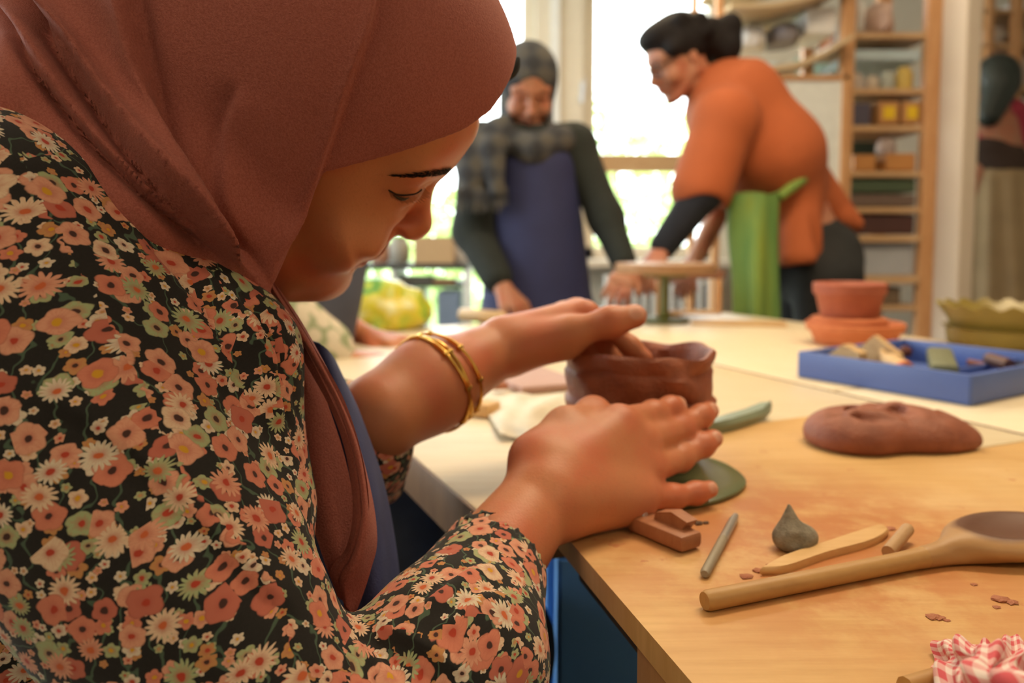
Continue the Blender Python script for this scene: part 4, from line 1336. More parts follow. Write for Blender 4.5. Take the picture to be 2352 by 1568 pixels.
# ---- blue tray of tools
M_blue = plain('blue_plastic', (0.085, 0.14, 0.40), .45, .12, 12, .05, 100)
c0, c1 = PZ(1838, 866, zp), PZ(2226, 932, zp)
ex = c1 - c0; tl = np.linalg.norm(ex); ex /= tl; ey = np.array([-ex[1], ex[0], 0])
if ey[1] < 0: ey = -ey
TD, TH, TT = .27, .038, .004
tri = thing('tool_tray', 'shallow blue plastic tray full of pottery tools', 'tray')
ta3 = np.array([ex, ey, [0, 0, 1]])
def trp(a, b, z=0): return c0 + ex * a + ey * b + np.array([0, 0, z])
MB().box(trp(tl / 2, TD / 2, .002), (tl, TD, .004), ta3, .001).build('tray_base', M_blue, tri)
for a, b, w, d in ((tl / 2, 0, tl, TT), (tl / 2, TD, tl, TT), (0, TD / 2, TT, TD), (tl, TD / 2, TT, TD)):
    MB().box(trp(a, b, TH / 2 + .001), (w + TT, d + TT, TH), ta3, .002).build('tray_side', M_blue, tri)
MB().box(trp(tl * .72, TD / 2, TH * .4), (TT, TD, TH * .7), ta3, .001).build('divider', M_blue, tri)


def on_tray(px, py, z): return PZ(px, py, zp + z)


M_tan = wood('tan_wood', (0.50, 0.30, 0.13), (0.66, 0.44, 0.22), 14, (1, 6, 6))
wa, wb2 = on_tray(1890, 832, .014), on_tray(1985, 842, .014)
tag(MB().prism([(-.036, 0), (.034, 0), (.034, .038), (.008, .048), (-.022, .026)], -.010, .010, lambda q: trp(.048, .030, .006) + ex * q[0] + ey * q[2] + np.array([0, 0, q[1]])).build('wooden_rib', M_tan), 'curved tan wooden rib standing at the tray corner', 'pottery tool')
tag(MB().prism([(-.04, 0), (.034, 0), (.036, .034), (-.004, .058), (-.034, .03)], -.006, .006, lambda q: trp(.070, .085, .006) + ex * q[0] + ey * q[2] + np.array([0, 0, q[1]])).build('wooden_rib', M_tan), 'second tan wooden rib leaning behind the first in the tray', 'pottery tool')
hr = thing('roller_handle', 'pale wooden roller with an orange end in the blue tray', 'pottery tool')
ra, rb = trp(.095, .065, .034), trp(.150, .022, .026)
MB().tube([ra, ra + (rb - ra) * .3, ra + (rb - ra) * .9], [.009, .014, .015], 14).build('roller', M_tan, hr)
MB().tube([ra + (rb - ra) * .9, rb], [.015, .014], 14).build('end_cap', plain('orange_paint', (.55, .14, .05), .5), hr)
MB().tube([ra - (rb - ra) * .25 + np.array([0, 0, .006]), ra], [.0045, .0055], 10).build('grip', M_tan, hr)
tag(MB().lathe([(0, 0), (.008, .002), (.0095, .010), (.005, .016), (0, .017)], trp(.100, .105, .034), 16).build('stamp_tool', plain('maroon', (.10, .02, .015), .4)), 'dark maroon stamp tool among the wooden ribs', 'pottery tool')
M_gg = plain('grey_green', (0.15, 0.155, 0.085), .5, .15, 40)
ga, gb = trp(.125, .15, .038), trp(.192, .042, .030)
gd = (gb - ga); gl_ = np.linalg.norm(gd); gd /= gl_; gs_ = np.array([-gd[1], gd[0], 0])
tag(MB().box((ga + gb) / 2, (gl_, .034, .022), np.array([gd, gs_, [0, 0, 1]]), .006).build('needle_tool', M_gg), 'thick grey green tool handle across the blue tray', 'pottery tool')
for nm, lb, a, b, r, cl_ in (('modelling_stick', 'dark brown modelling stick in the tray compartment', (.175, .19, .034), (.215, .165, .032), .009, (.11, .045, .03)), ('wooden_plug', 'small pale wooden plug beside the grey green handle', (.200, .075, .010), (.203, .060, .010), .007, (.55, .36, .2)), ('modelling_stick', 'reddish brown stick at the back of the tray', (.12, .24, .018), (.16, .25, .014), .005, (.2, .06, .04)), ('eraser', 'pinkish rubber eraser in the tray compartment', (.215, .235, .030), (.222, .215, .030), .010, (.55, .28, .22)), ('modelling_stick', 'black stick lying at the end of the tray', (.19, .235, .02), (.20, .255, .02), .007, (.03, .03, .04))):
    tag(MB().tube([trp(*a), trp(*b)], r, 10).build(nm, plain(lb[:14] + nm, cl_, .5)), lb, 'pottery tool')

# ---- terracotta and olive pots behind the tray
M_ter = clay_mat('orange_terracotta', (0.55, 0.15, 0.05), (0.64, 0.20, 0.075), 30, .15, .7)
M_ter2 = clay_mat('red_terracotta', (0.33, 0.075, 0.035), (0.42, 0.11, 0.055), 30, .15, .6)
tc = PZ(1962, 790, zp)
tag(MB().lathe([(0, 0), (.072, 0), (.074, .002), (.083, .026), (.090, .028), (.092, .042), (.089, .044), (.084, .040), (.080, .030), (.07, .006), (0, .006)], tc, 48).build('flower_pot', M_ter), 'wide orange terracotta pot carrying the red bowl', 'pot')
lid = tc + np.array([-.012, 0, .040])
tag(MB().lathe([(0, .0), (.070, .0), (.072, .010), (.066, .014), (0, .014)], lid + np.array([0, 0, .0]), 40).build('saucer', M_ter), 'orange terracotta saucer between pot and bowl', 'saucer')
tag(MB().lathe([(0, 0), (.050, 0), (.053, .002), (.062, .042), (.067, .046), (.0685, .064), (.066, .067), (.062, .064), (.056, .04), (.045, .008), (0, .006)], lid + np.array([0, 0, .014]), 48).build('terracotta_bowl', M_ter2), 'red terracotta bowl with a thick rim', 'bowl')
M_oli = plain('olive_glaze', (0.23, 0.165, 0.03), .35, .2, 25, .2, 60)
oc = PZ(2318, 792, zp)
def scal(r, z, a):
    k = max(0, (z - .05) / .03)
    return r * (1 + .035 * k * math.cos(18 * a)), z + .005 * k * math.cos(18 * a)
tag(MB().lathe([(0, 0), (.105, 0), (.108, .004), (.112, .034), (.118, .036)], oc, 72).add([], []).lathe([(0.02, .035), (.104, .036), (.108, .050), (.122, .070), (.127, .078), (.122, .079), (.110, .064), (.095, .048), (0.02, .046)], oc, 108, scal).build('scalloped_dish', M_oli), 'olive glazed dish with a ruffled scalloped rim', 'dish')

# ---- far table: banding wheel, frame, papers, bag
M_dgreen = plain('olive_enamel', (0.13, 0.13, 0.03), .4, .1, 40)
wc = PZ(1526, 740, zp)
WT = P(1526, 604, wc[1])[2]
bw = thing('banding_wheel', 'wooden banding wheel on an olive metal stand', 'pottery wheel')
MB().lathe([(0, WT - zp - .024), (.120, WT - zp - .024), (.123, WT - zp - .020), (.123, WT - zp - .003), (.120, WT - zp), (0, WT - zp)], wc, 56).build('wheel_head', wood('wheel_wood', (.33, .17, .08), (.44, .26, .14), 8, (1, 5, 5)), bw)
MB().lathe([(0, WT - zp - .036), (.055, WT - zp - .034), (.058, WT - zp - .024)], wc, 32).build('flange', M_dgreen, bw)
MB().lathe([(.0115, .01), (.0115, WT - zp - .02)], wc, 20).build('column', M_dgreen, bw)
MB().lathe([(0, 0), (.060, 0), (.062, .004), (.058, .010), (.022, .014), (.0125, .022)], wc, 40).build('foot', M_dgreen, bw)
fr = thing('drying_rack', 'small upright pine drying rack standing behind the wheel', 'rack')
fa, fb = P(1515, 712, 2.13), P(1648, 712, 2.13); fa[2] = fb[2] = zp
ft = P(1640, 640, 2.13)[2]
MB().box((fa + fb) / 2 + (0, 0, .009), (np.linalg.norm(fb - fa), .02, .016), None, .003).build('bottom_rail', M_pine_h, fr)
for q in (fa, fb): MB().box(q + np.array([0, 0, (ft - zp) / 2 + .001]), (.017, .018, ft - zp), None, .003).build('post', M_pine, fr)
MB().box((fa + fb) / 2 + np.array([0, 0, ft - zp + .012]), (np.linalg.norm(fb - fa) + .03, .02, .024), None, .003).build('top_rail', wood('red_rail', (.22, .09, .05), (.3, .13, .07), 10, (1, 6, 6)), fr)
tag(MB().box(PZ(1398, 722, zp + .018), (.10, .12, .030), TAX, .004).build('plastic_box', plain('lilac_plastic', (.62, .62, .80), .35)), 'flat lilac white plastic box beside the wheel column', 'box')
tag(MB().box(PZ(1645, 728, zp + .004), (.16, .11, .004), TAX, .001).build('paper_stack', plain('white_paper', (.78, .80, .84), .7)), 'white papers lying on the far table', 'paper')
tag(MB().box(PZ(1695, 742, zp + .003), (.22, .08, .010), np.array([[.97, -.24, 0], [.24, .97, 0], [0, 0, 1]]), .002).build('drawing_board', M_tan), 'thin tan wooden board in front of the papers', 'board')
tag(MB().tube([PZ(1052, 722, zp + .016), PZ(1062, 722, zp + .016), PZ(1150, 730, zp + .016), PZ(1165, 731, zp + .016)], [.008, .017, .017, .008], 14).build('rolling_pin', M_tan), 'pale wooden rolling pin by the scarfed woman', 'rolling pin')


def crumple(name, label, cat, c, r, mat, seed, sub=4):
    bm = bmesh.new(); bmesh.ops.create_icosphere(bm, subdivisions=sub, radius=1)
    rr = np.random.default_rng(seed)
    K = rr.normal(size=(14, 3)) * 2.6; ph = rr.uniform(0, 6.28, 14)
    V = np.array([v.co[:] for v in bm.verts]); F = [[v.index for v in f.verts] for f in bm.faces]; bm.free()
    k = 1 + .07 * np.abs(np.sin(V @ K.T + ph)).sum(1) - .35
    V = V * k[:, None] * np.array(r) + np.array(c)
    V[:, 2] = np.maximum(V[:, 2], c[2] - r[2] * .7)
    o = MB().add(V, F).build(name, mat)
    return tag(o, label, cat)


n_ = NT('yellow_green_bag'); v_ = n_.coord()
M_bag = n_.fin(n_.ramp(n_.noise(v_, 16, 3), [(0.36, (0.10, 0.30, 0.02)), (0.46, (0.55, 0.60, 0.05)), (0.54, (0.72, 0.60, 0.04)), (0.64, (0.75, 0.75, 0.35))]), .35)
bgc = PZ(880, 752, zp); bgc[2] = zp + .040
crumple('plastic_bag', 'crumpled yellow and green plastic bag on the table', 'bag', bgc, (.085, .07, .055), M_bag, 5)

# ---- under the table
M_bluec = plain('bright_blue', (0.14, 0.38, 0.82), .45, .08, 10, .05, 60)
bx0 = P(1275, 1450, .80)
crt = thing('storage_tub', 'bright blue plastic tub under the work board', 'tub')
cc0 = np.array([bx0[0] + .17, bx0[1] + .17, 0.0])
for s_ in range(4):
    a = s_ * math.pi / 2
    d = np.array([math.cos(a), math.sin(a), 0]); e = np.array([-d[1], d[0], 0])
    MB().box(cc0 + d * .165 + (0, 0, .33), (.006, .336, .60), np.array([d, e, [0, 0, 1]]), .002).build('tub_side', M_bluec, crt)
    MB().box(cc0 + d * .172 + e * .10 + (0, 0, .33), (.010, .03, .58), np.array([d, e, [0, 0, 1]]), .003).build('rib', M_bluec, crt)
MB().box(cc0 + (0, 0, .03), (.33, .33, .006), None, .002).build('tub_base', M_bluec, crt)
# stool that carries the seated woman
stl = thing('stool', 'low wooden stool under the seated woman', 'stool')
MB().lathe([(0, 0), (.165, 0), (.17, .006), (.17, .024), (.165, .03), (0, .03)], PEL + np.array([.02, 0, -.128 - .03 + .012]), 40).build('seat', M_leg, stl)
for a in (0.8, 2.4, 3.9, 5.5):
    q = PEL + np.array([.02 + .12 * math.cos(a), .12 * math.sin(a), 0])
    MB().tube([(q[0] + .03 * math.cos(a), q[1] + .03 * math.sin(a), 0), (q[0], q[1], PEL[2] - .145)], [.016, .018], 12).build('leg', M_leg, stl)

# ---- low shelf by the window
lsx0, lsx1 = P(560, 0, 3.5)[0], P(1075, 0, 3.5)[0]
cz = P(900, 606, 3.5)[2]
lsf = thing('low_shelf', 'low dark topped shelf under the window', 'shelf')
M_dk = plain('dark_laminate', (.05, .05, .045), .5)
slab('shelf_top', (lsx0, 3.5, cz - .025), (lsx1, 3.9, cz), M_dk, lsf, .003)
slab('shelf_board', (lsx0, 3.52, cz - .105), (lsx1, 3.9, cz - .088), M_dk, lsf, .003)
slab('shelf_board', (lsx0, 3.52, .44), (lsx1, 3.9, .46), M_dk, lsf, .003)
for xx in np.linspace(lsx0, lsx1 - .02, 4): slab('upright', (xx, 3.505, 0), (xx + .02, 3.9, cz - .025), M_white, lsf, .002)
def lbox(name, label, cat, x0, x1, y0, y1, d, dep, mat, grp=None, par=None):
    a = P(x0, y1, d); b = P(x1, y0, d)
    o = slab(name, (a[0], d, a[2]), (b[0], d + dep, b[2]), mat, par, .004)
    return tag(o, label, cat, grp)
M_card = plain('cardboard', (.52, .35, .19), .85, .06, 20)
cbx = thing('cardboard_box', 'closed cardboard box on the low shelf', 'box')
a = P(950, 606, 3.55); b = P(1042, 545, 3.55)
slab('carton', (a[0], 3.55, cz), (b[0], 3.75, b[2]), M_card, cbx, .004)
slab('lid_flap', (a[0], 3.55, b[2]), ((a[0] + b[0]) / 2 - .002, 3.75, b[2] + .004), M_card, cbx)
slab('lid_flap', ((a[0] + b[0]) / 2 + .002, 3.55, b[2]), (b[0], 3.75, b[2] + .004), M_card, cbx)
for i, (x, w, hgt, cl_, lb) in enumerate(((872, .045, .10, (.45, .22, .14), 'small terracotta jar left of the grey jar on the low shelf'), (915, .05, .12, (.30, .28, .24), 'grey stoneware jar beside the cardboard box'), (822, .05, .09, (.5, .42, .32), 'cream jar at the end of the low shelf'), (1060, .04, .10, (.7, .7, .72), 'white jar right of the cardboard box'))):
    q = P(x, 600, 3.62)
    tag(MB().lathe([(0, 0), (w * .8, 0), (w, .02), (w, hgt * .7), (w * .7, hgt * .88), (w * .75, hgt), (w * .6, hgt), (w * .55, hgt * .85), (0, hgt * .8)], (q[0], 3.65, cz), 24).build('jar', plain('jar%d' % i, cl_, .5)), lb, 'jar', 'jars on the low shelf')
for i in range(6):
    x = np.linspace(lsx0, lsx1 - .02, 4)[2 - i // 2] + (lsx1 - lsx0) / 12 * (1 + 2 * (1 - i % 2)) + .005
    tag(slab('storage_bin', (x - .05, 3.53, .461), (x + .05, 3.84, cz - .125), plain('steel_blue_bin%d' % (i % 2), ((.20, .26, .36), (.30, .36, .46))[i % 2], .4), None, .006), 'steel blue storage bin on the bottom of the low shelf', 'bin', 'bins in the low shelf')
tag(slab('plywood_stack', (P(906, 0, 3.5)[0], 3.54, cz - .087), (P(985, 0, 3.45)[0], 3.8, cz - .062), plain('dark_boards', (.16, .15, .12), .7, .4, 8), None, .003), 'flat stack of dark boards inside the low shelf', 'boards')
tag(slab('orange_tray', (P(990, 0, 3.45)[0], 3.54, cz - .087), (P(1040, 0, 3.45)[0], 3.7, cz - .070), plain('tan_tray', (.5, .28, .12), .7), None, .003), 'tan tray inside the low shelf', 'tray')

# ---- radiator under the wide window
rad = thing('radiator', 'white ribbed radiator under the wide window', 'radiator')
rx0, rx1 = P(1390, 0, 4.3)[0], P(1665, 0, 4.3)[0]
for xx in np.arange(rx0, rx1, .05): slab('rib', (xx, 4.28, .14), (xx + .026, 4.38, .76), M_white, rad, .01)
slab('header', (rx0, 4.31, .70), (rx1, 4.35, .735), M_white, rad, .01)
slab('footer', (rx0, 4.31, .17), (rx1, 4.35, .205), M_white, rad, .01)
for xx in (rx0 + .05, rx1 - .1): slab('foot', (xx, 4.31, 0), (xx + .03, 4.35, .17), M_white, rad)

# ================================================================== pine shelving
SD = 3.12
def sx(px, d=SD): return P(px, 0, d)[0]
def sz(py, d=SD): return P(0, py, d)[2]
pil = thing('pine_shelving', 'tall pine shelving stacked with boards, tins and boxes', 'shelving')
for a, b in ((1922, 1950), (2112, 2146)):
    for yy in (SD, SD + .42):
        slab('post', (sx(a), yy, 0), (sx(b), yy + .045, ZC - .02), M_pine, pil, .004)
for a, b in ((1636, 1652),):
    for yy in (SD, SD + .42):
        slab('post', (sx(a), yy, 0), (sx(b), yy + .045, ZC - .02), M_pine, pil, .004)
for y in (88, 213, 296, 400, 482, 546, 645, 708):
    slab('shelf', (sx(1950) - .02, SD + .01, sz(y) - .012), (sx(2112) + .02, SD + .45, sz(y) + .010), M_pine_h, pil, .003)
slab('rail', (sx(1950), SD - .005, sz(652)), (sx(2112), SD + .02, sz(632)), M_pine_h, pil, .003)
slab('rail', (sx(1950), SD - .005, sz(556)), (sx(2112), SD + .02, sz(540)), M_pine_h, pil, .003)
# long sagging boards stored across the left bay
M_ply = plain('birch_ply', (.58, .42, .24), .6, .08, 8)
for y0, sag in ((28, .03), (152, .05), (-60, .03)):
    g_ = []
    for t in np.linspace(0, 1, 15):
        x = sx(1652) + (sx(1922) - sx(1652)) * t
        z = sz(y0) - sag * math.sin(math.pi * t) * 1.2 + .10 * (t - .3)
        g_.append((x, z))
    V = []; F = []
    for (x, z) in g_:
        for yy, zz in ((SD - .10, z), (SD + .41, z), (SD + .41, z + .018), (SD - .10, z + .018)): V.append((x, yy, zz))
    for k in range(14): F += [(k * 4 + i, k * 4 + (i + 1) % 4, (k + 1) * 4 + (i + 1) % 4, (k + 1) * 4 + i) for i in range(4)]
    F += [(3, 2, 1, 0), tuple(len(V) - 4 + i for i in range(4))]
    ob = MB().add(V, F).build('plywood_board', M_ply)
    tag(ob, {28: 'sagging plywood board on the upper arms of the shelving', 152: 'sagging plywood board below the white box on the shelving', -60: 'topmost sagging plywood board on the shelving'}[y0], 'board', 'sagging boards on the shelving')


def item(name, label, cat, x0, x1, y0, y1, mat, dep=.2, d=SD + .03, kind='box'):
    zb = sz(y1, SD); zt = sz(y0, SD)
    xa, xb = sx(x0), sx(x1)
    if kind == 'box':
        o = slab(name, (xa, d, zb), (xb, d + dep, zt), mat, None, .006)
    elif kind == 'jar':
        r = (xb - xa) / 2; h_ = zt - zb
        o = MB().lathe([(0, 0), (r * .9, 0), (r, h_ * .1), (r, h_ * .75), (r * .7, h_ * .88), (r * .72, h_), (0, h_)], ((xa + xb) / 2, d + r, zb), 20).build(name, mat)
    else:
        r = (xb - xa) / 2; h_ = zt - zb
        return crumple(name, label, cat, ((xa + xb) / 2, d + .12, zb + h_ * .45), (r * .85, .10, h_ * .55), mat, len(label), 3)
    return tag(o, label, cat)


CM = lambda nm, c, r=.6: plain(nm, c, r, .1, 12, .1, 60)
tn = thing('tin', 'yellow fronted orange tin nearer the dark box', 'tin'); o = item('can', 'x', 'x', 2016, 2062, 234, 285, CM('tin_or', (.50, .24, .08))); o.parent = tn; q = item('sticker', 'x', 'x', 2026, 2052, 246, 274, CM('yellow', (.75, .50, .01)), .004, SD + .027); q.parent = tn
for o in (o, q): del o['label'], o['category']
tn = thing('tin', 'yellow fronted orange tin against the pillar post', 'tin'); o = item('can', 'x', 'x', 2070, 2110, 234, 285, CM('tin_or', (.50, .24, .08))); o.parent = tn; q = item('sticker', 'x', 'x', 2080, 2104, 246, 274, CM('yellow', (.75, .50, .01)), .004, SD + .027); q.parent = tn
for o in (o, q): del o['label'], o['category']
item('dark_box', 'dark blue box beside the orange tins', 'box', 1958, 1998, 238, 290, CM('inkbox', (.07, .06, .09)))
for i, (a, b, h0, c_, lb) in enumerate(((1952, 1985, 170, (.5, .42, .36), 'pinkish jar on the shelf above the tins'), (1988, 2020, 176, (.55, .46, .36), 'tan jar next to the pinkish jar'), (2022, 2056, 165, (.42, .44, .38), 'grey glass jar in the jar row'), (2060, 2098, 155, (.60, .42, .10), 'tall yellow jar in the jar row'))):
    item('storage_jar', lb, 'jar', a, b, h0, 206, CM('sj%d' % i, c_), kind='jar')
item('paper_roll', 'pale blue board laid over the jar row', 'board', 1955, 2108, 118, 142, CM('pale_blue', (.46, .56, .60)), .35)
item('cloth_bundle', 'pinkish beige cloth bundle on the top shelf', 'cloth', 2000, 2062, 8, 80, CM('beige_cloth', (.58, .40, .32), .9), kind='crumple')
item('cloth_bundle', 'white cloth bundle beside the shelving post', 'cloth', 1956, 1990, 6, 82, CM('white_cloth', (.72, .70, .68), .9), kind='crumple')
item('clay_box', 'rust orange box at the back of the top shelf', 'box', 1960, 2105, 45, 82, CM('rust', (.42, .14, .04)), .18, SD + .25)
item('ceramic_pot', 'round grey ceramic pot on the green board', 'pot', 2022, 2066, 318, 352, CM('greypot', (.42, .33, .30)), kind='jar')
item('green_board', 'dark green board standing behind the ceramic pot', 'board', 1955, 2108, 306, 392, CM('dgreen', (.06, .08, .05)), .02, SD + .3)
item('orange_case', 'orange brown case left of the maroon trays', 'box', 1962, 2012, 355, 392, CM('ocase', (.50, .22, .06)))
item('orange_case', 'orange brown case right of the maroon trays', 'box', 2036, 2104, 352, 392, CM('ocase', (.50, .22, .06)))
item('green_tray', 'dark green tray on the lower middle shelf', 'tray', 1958, 2106, 410, 442, CM('gtray', (.06, .09, .045)))
item('brown_tray', 'flat brown tray under the dark green tray', 'tray', 1958, 2106, 446, 474, CM('btray', (.15, .10, .075)))
item('maroon_crate', 'dark maroon crate on the lowest dark shelf', 'crate', 1960, 2106, 492, 538, CM('maroonc', (.07, .025, .02)))
item('storage_tub', 'light grey storage tub on the bottom shelf of the pine unit', 'tub', 1956, 2106, 556, 634, CM('lgrey', (.42, .43, .45)))
item('wicker_basket', 'brown basket at the foot of the pine shelving', 'basket', 1970, 2080, 660, 702, CM('bask', (.17, .11, .06)), .3, kind='box')
item('white_box', 'white lidded box on the sagging board', 'box', 1850, 1918, 20, 78, CM('whitebox', (.75, .75, .74)), .25, SD + .05)
item('grey_bowl', 'upturned grey bowl on the sagging board', 'bowl', 1776, 1846, 52, 98, CM('gbowl', (.22, .20, .21)), kind='crumple')
item('white_sheet', 'white cloth folded on the sagging board', 'cloth', 1690, 1770, 60, 112, CM('wsheet', (.72, .72, .74)), kind='crumple')
# framed white board leaning against the shelving
fwb = thing('framed_board', 'white board in a pine frame leaning on the shelving', 'board')
slab('white_panel', (sx(1700), SD - .06, sz(560)), (sx(1912), SD - .045, sz(196)), plain('offwhite', (.76, .75, .68), .6), fwb)
for a, b, y0, y1 in ((1908, 1922, 186, 570), (1692, 1704, 186, 570), (1692, 1922, 186, 198), (1692, 1922, 558, 570)):
    slab('frame_bar', (sx(a), SD - .07, sz(y1)), (sx(b), SD - .035, sz(y0)), M_pine, fwb, .003)
# pictures on the back wall beside the window
for a, b, y0, y1, c_, lb in ((1690, 1775, 150, 215, (.75, .78, .76), 'white sheet pinned to the wall by the shelving'), (1815, 1925, 140, 205, (.40, .58, .50), 'pale teal picture pinned to the back wall')):
    A_, B_ = P(a, y1, YB - .01), P(b, y0, YB - .01)
    tag(slab('wall_picture', (A_[0], YB - .012, A_[2]), (B_[0], YB - .001, B_[2]), plain(lb[:10], c_, .8)), lb, 'picture')

# ---- shelving in the far corner behind the pillar
FD = 4.05
def fx_(px): return P(px, 0, FD)[0]
def fz_(py): return P(0, py, FD)[2]
far = thing('corner_shelving', 'dark wood shelving in the corner behind the pillar', 'shelving')
for a, b in ((2248, 2262), (2306, 2326), (2440, 2460)):
    slab('post', (fx_(a), FD, 0), (fx_(b), FD + .05, ZC - .02), M_pine, far, .003)
for y in (35, 110, 205, 330, 395, 520, 640):
    slab('shelf', (fx_(2248), FD + .01, fz_(y) - .012), (fx_(2460), FD + .4, fz_(y) + .010), M_pine_h, far, .003)
for i, (a, b, y0, y1, c_, lb) in enumerate(((2334, 2400, 0, 35, (.75, .75, .76), 'white jug on the top corner shelf'), (2266, 2300, 62, 108, (.62, .55, .5), 'beige tub beside the corner post'), (2335, 2420, 70, 108, (.5, .36, .24), 'tan box on the corner shelf'), (2330, 2420, 130, 200, (.5, .38, .32), 'pinkish crate on the corner shelf'), (2331, 2420, 225, 325, (.78, .78, .78), 'large white tub on the corner shelf'), (2331, 2420, 345, 392, (.76, .76, .77), 'flat white tub above the pine rail'), (2331, 2420, 405, 470, (.76, .76, .78), 'tall white tub below the pine rail'), (2330, 2420, 475, 516, (.35, .05, .06), 'dark red tin in the corner'), (2331, 2420, 560, 635, (.5, .55, .58), 'grey blue tub low in the corner'), (2266, 2300, 430, 515, (.06, .04, .035), 'dark crate behind the tan skirt'))):
    tag(slab('storage_tub', (fx_(a), FD + .06, fz_(y1) + .011), (min(fx_(b), fx_(2434)), FD + .28, fz_(y0)), CM('ct%d' % i, c_), None, .01), lb, 'tub')

# ================================================================== the other people
phs = SDF((-0.112, -0.09, -0.15), (0.135, 0.09, 0.125), 0.003)
make_head(phs)
PHV, PHF = phs.mesh(1)
ph_lip = .6 * np.maximum(blob(PHV, (.093, 0, -.0645), (.016, .026, .0105)), blob(PHV, (.1, .0, -.0645), (.02, .02, .006)))
ph_dark = np.maximum.reduce([blob(PHV, (.084, y * .031, .022), (.02, .020, .0045)) for y in (-1, 1)] + [blob(PHV, (.084, y * .032, -.001), (.012, .014, .0045)) for y in (-1, 1)])


def frame(F, U=(0, 0, 1)):
    F = np.asarray(F, float); F /= np.linalg.norm(F)
    L = np.cross(U, F); L /= np.linalg.norm(L)
    return np.stack([F, L, np.cross(F, L)], 1)


def far_hand(s, w, d, n, side=1, L=.17, curl=.5, r=.0088):
    """hand with palm and five fingers: w wrist, d pointing direction, n back-of-hand normal, side: where the thumb is"""
    d = np.asarray(d, float); d /= np.linalg.norm(d)
    n = np.asarray(n, float); n = n - d * (n @ d); n /= np.linalg.norm(n)
    b = np.cross(n, d) * side
    pl = L * .5
    for i, (o_, fl) in enumerate(((.026, .40), (.009, .45), (-.009, .42), (-.025, .33))):
        k0 = w + d * pl + b * o_
        s.cone(w, k0, .019, .012, .012)
        p = k0; a = 0.25
        for seg in (.45, .3, .25):
            a += curl * .6
            q = p + (d * math.cos(a) - n * math.sin(a)) * L * fl * seg + b * o_ * .12
            s.cone(p, q, r, r * .9, .004); p = q
    t0 = w + d * pl * .3 + b * .02; t1 = w + d * pl * .8 + b * .045 - n * .008; t2 = t1 + d * .03 + b * .008 - n * .008
    s.cone(t0, t1, .015, .011, .01).cone(t1, t2, .011, .009, .005)


def person(name, label, bodyS, R, T, skin, sc=1.0):
    W = thing(name, label, 'person')
    V, F = bodyS.mesh(1)
    hv_ = (PHV * sc) @ R.T + T
    z = np.zeros(len(V))
    mesh_obj('body', np.r_[hv_, V], np.r_[PHF, F + len(hv_)], skin, W, attrs={'lip': np.r_[ph_lip, z], 'dark': np.r_[ph_dark * .8, z], 'blush': np.r_[ph_lip * 0, z], 'nail': np.r_[ph_lip * 0, z]})
    return W


def pj(d, **k): return {a: P(*b, *( () if len(b) == 3 else (d,))) for a, b in k.items()}


def bounds(*a, m=.12):
    q = np.array(a); return q.min(0) - m, q.max(0) + m


# ---------------- standing woman in the grey headscarf and blue apron
D = 2.30
J = pj(D, neck=(1212, 300, D + .05), chest=(1225, 420, D + .06), hip=(1235, 740, D + .08), rs=(1105, 335), ls=(1318, 335, D + .06), re=(1085, 530), rw=(1150, 655, D - .10), le=(1392, 500), lw=(1438, 615, D - .08))
R2 = frame((0.10, -0.80, -0.52)); T2 = P(1212, 200, D + .03)
fl = lambda p: np.array([p[0], p[1], 0.06])
bS = SDF(*bounds(*J.values(), T2, fl(J['hip']), m=.16), .0055)
bS.cone(J['neck'], T2 + (0, .02, -.06), .05, .048, .02).cone(J['chest'], J['hip'], .12, .14, .04)
bS.cone(J['rs'], J['ls'], .055, .055, .03).cone(J['rs'], J['re'], .045, .036, .02).cone(J['re'], J['rw'], .036, .025, .02).cone(J['ls'], J['le'], .045, .036, .02).cone(J['le'], J['lw'], .036, .025, .02)
far_hand(bS, J['rw'], P(1195, 705, D - .14) - J['rw'], (0.1, -.3, 1), -1, .17, .25)
far_hand(bS, J['lw'], P(1415, 678, D - .22) - J['lw'], (0.2, -.5, 1), 1, .17, .5)
for dx in (-.09, .09):
    h_ = J['hip'] + (dx, 0, 0)
    bS.cone(h_, (h_[0], h_[1] + .02, .42), .085, .058, .03).cone((h_[0], h_[1] + .02, .42), (h_[0], h_[1], .09), .055, .04, .02).cone((h_[0], h_[1] + .02, .045), (h_[0], h_[1] - .16, .035), .04, .03, .02)
W2 = person('person', 'standing woman in a grey headscarf and blue apron leaning on the far table', bS, R2, T2, M_skin_far)
sw = SDF(*bounds(*J.values(), m=.2), .006)
sw.cone(J['neck'] - (0, -.02, .15), J['hip'] - (0, 0, .03), .115, .155, .05).cone(J['rs'], J['ls'], .066, .066, .04).cone(J['rs'], J['re'], .066, .056, .03).cone(J['re'], J['re'] + (J['rw'] - J['re']) * .86, .056, .046, .03).cone(J['ls'], J['le'], .062, .050, .03).cone(J['le'], J['le'] + (J['lw'] - J['le']) * .86, .050, .038, .03)
mesh_obj('sweater', *sw.mesh(3), plain('dark_sweater', (.016, .020, .017), .9, .3, 40, .4, 300), W2)
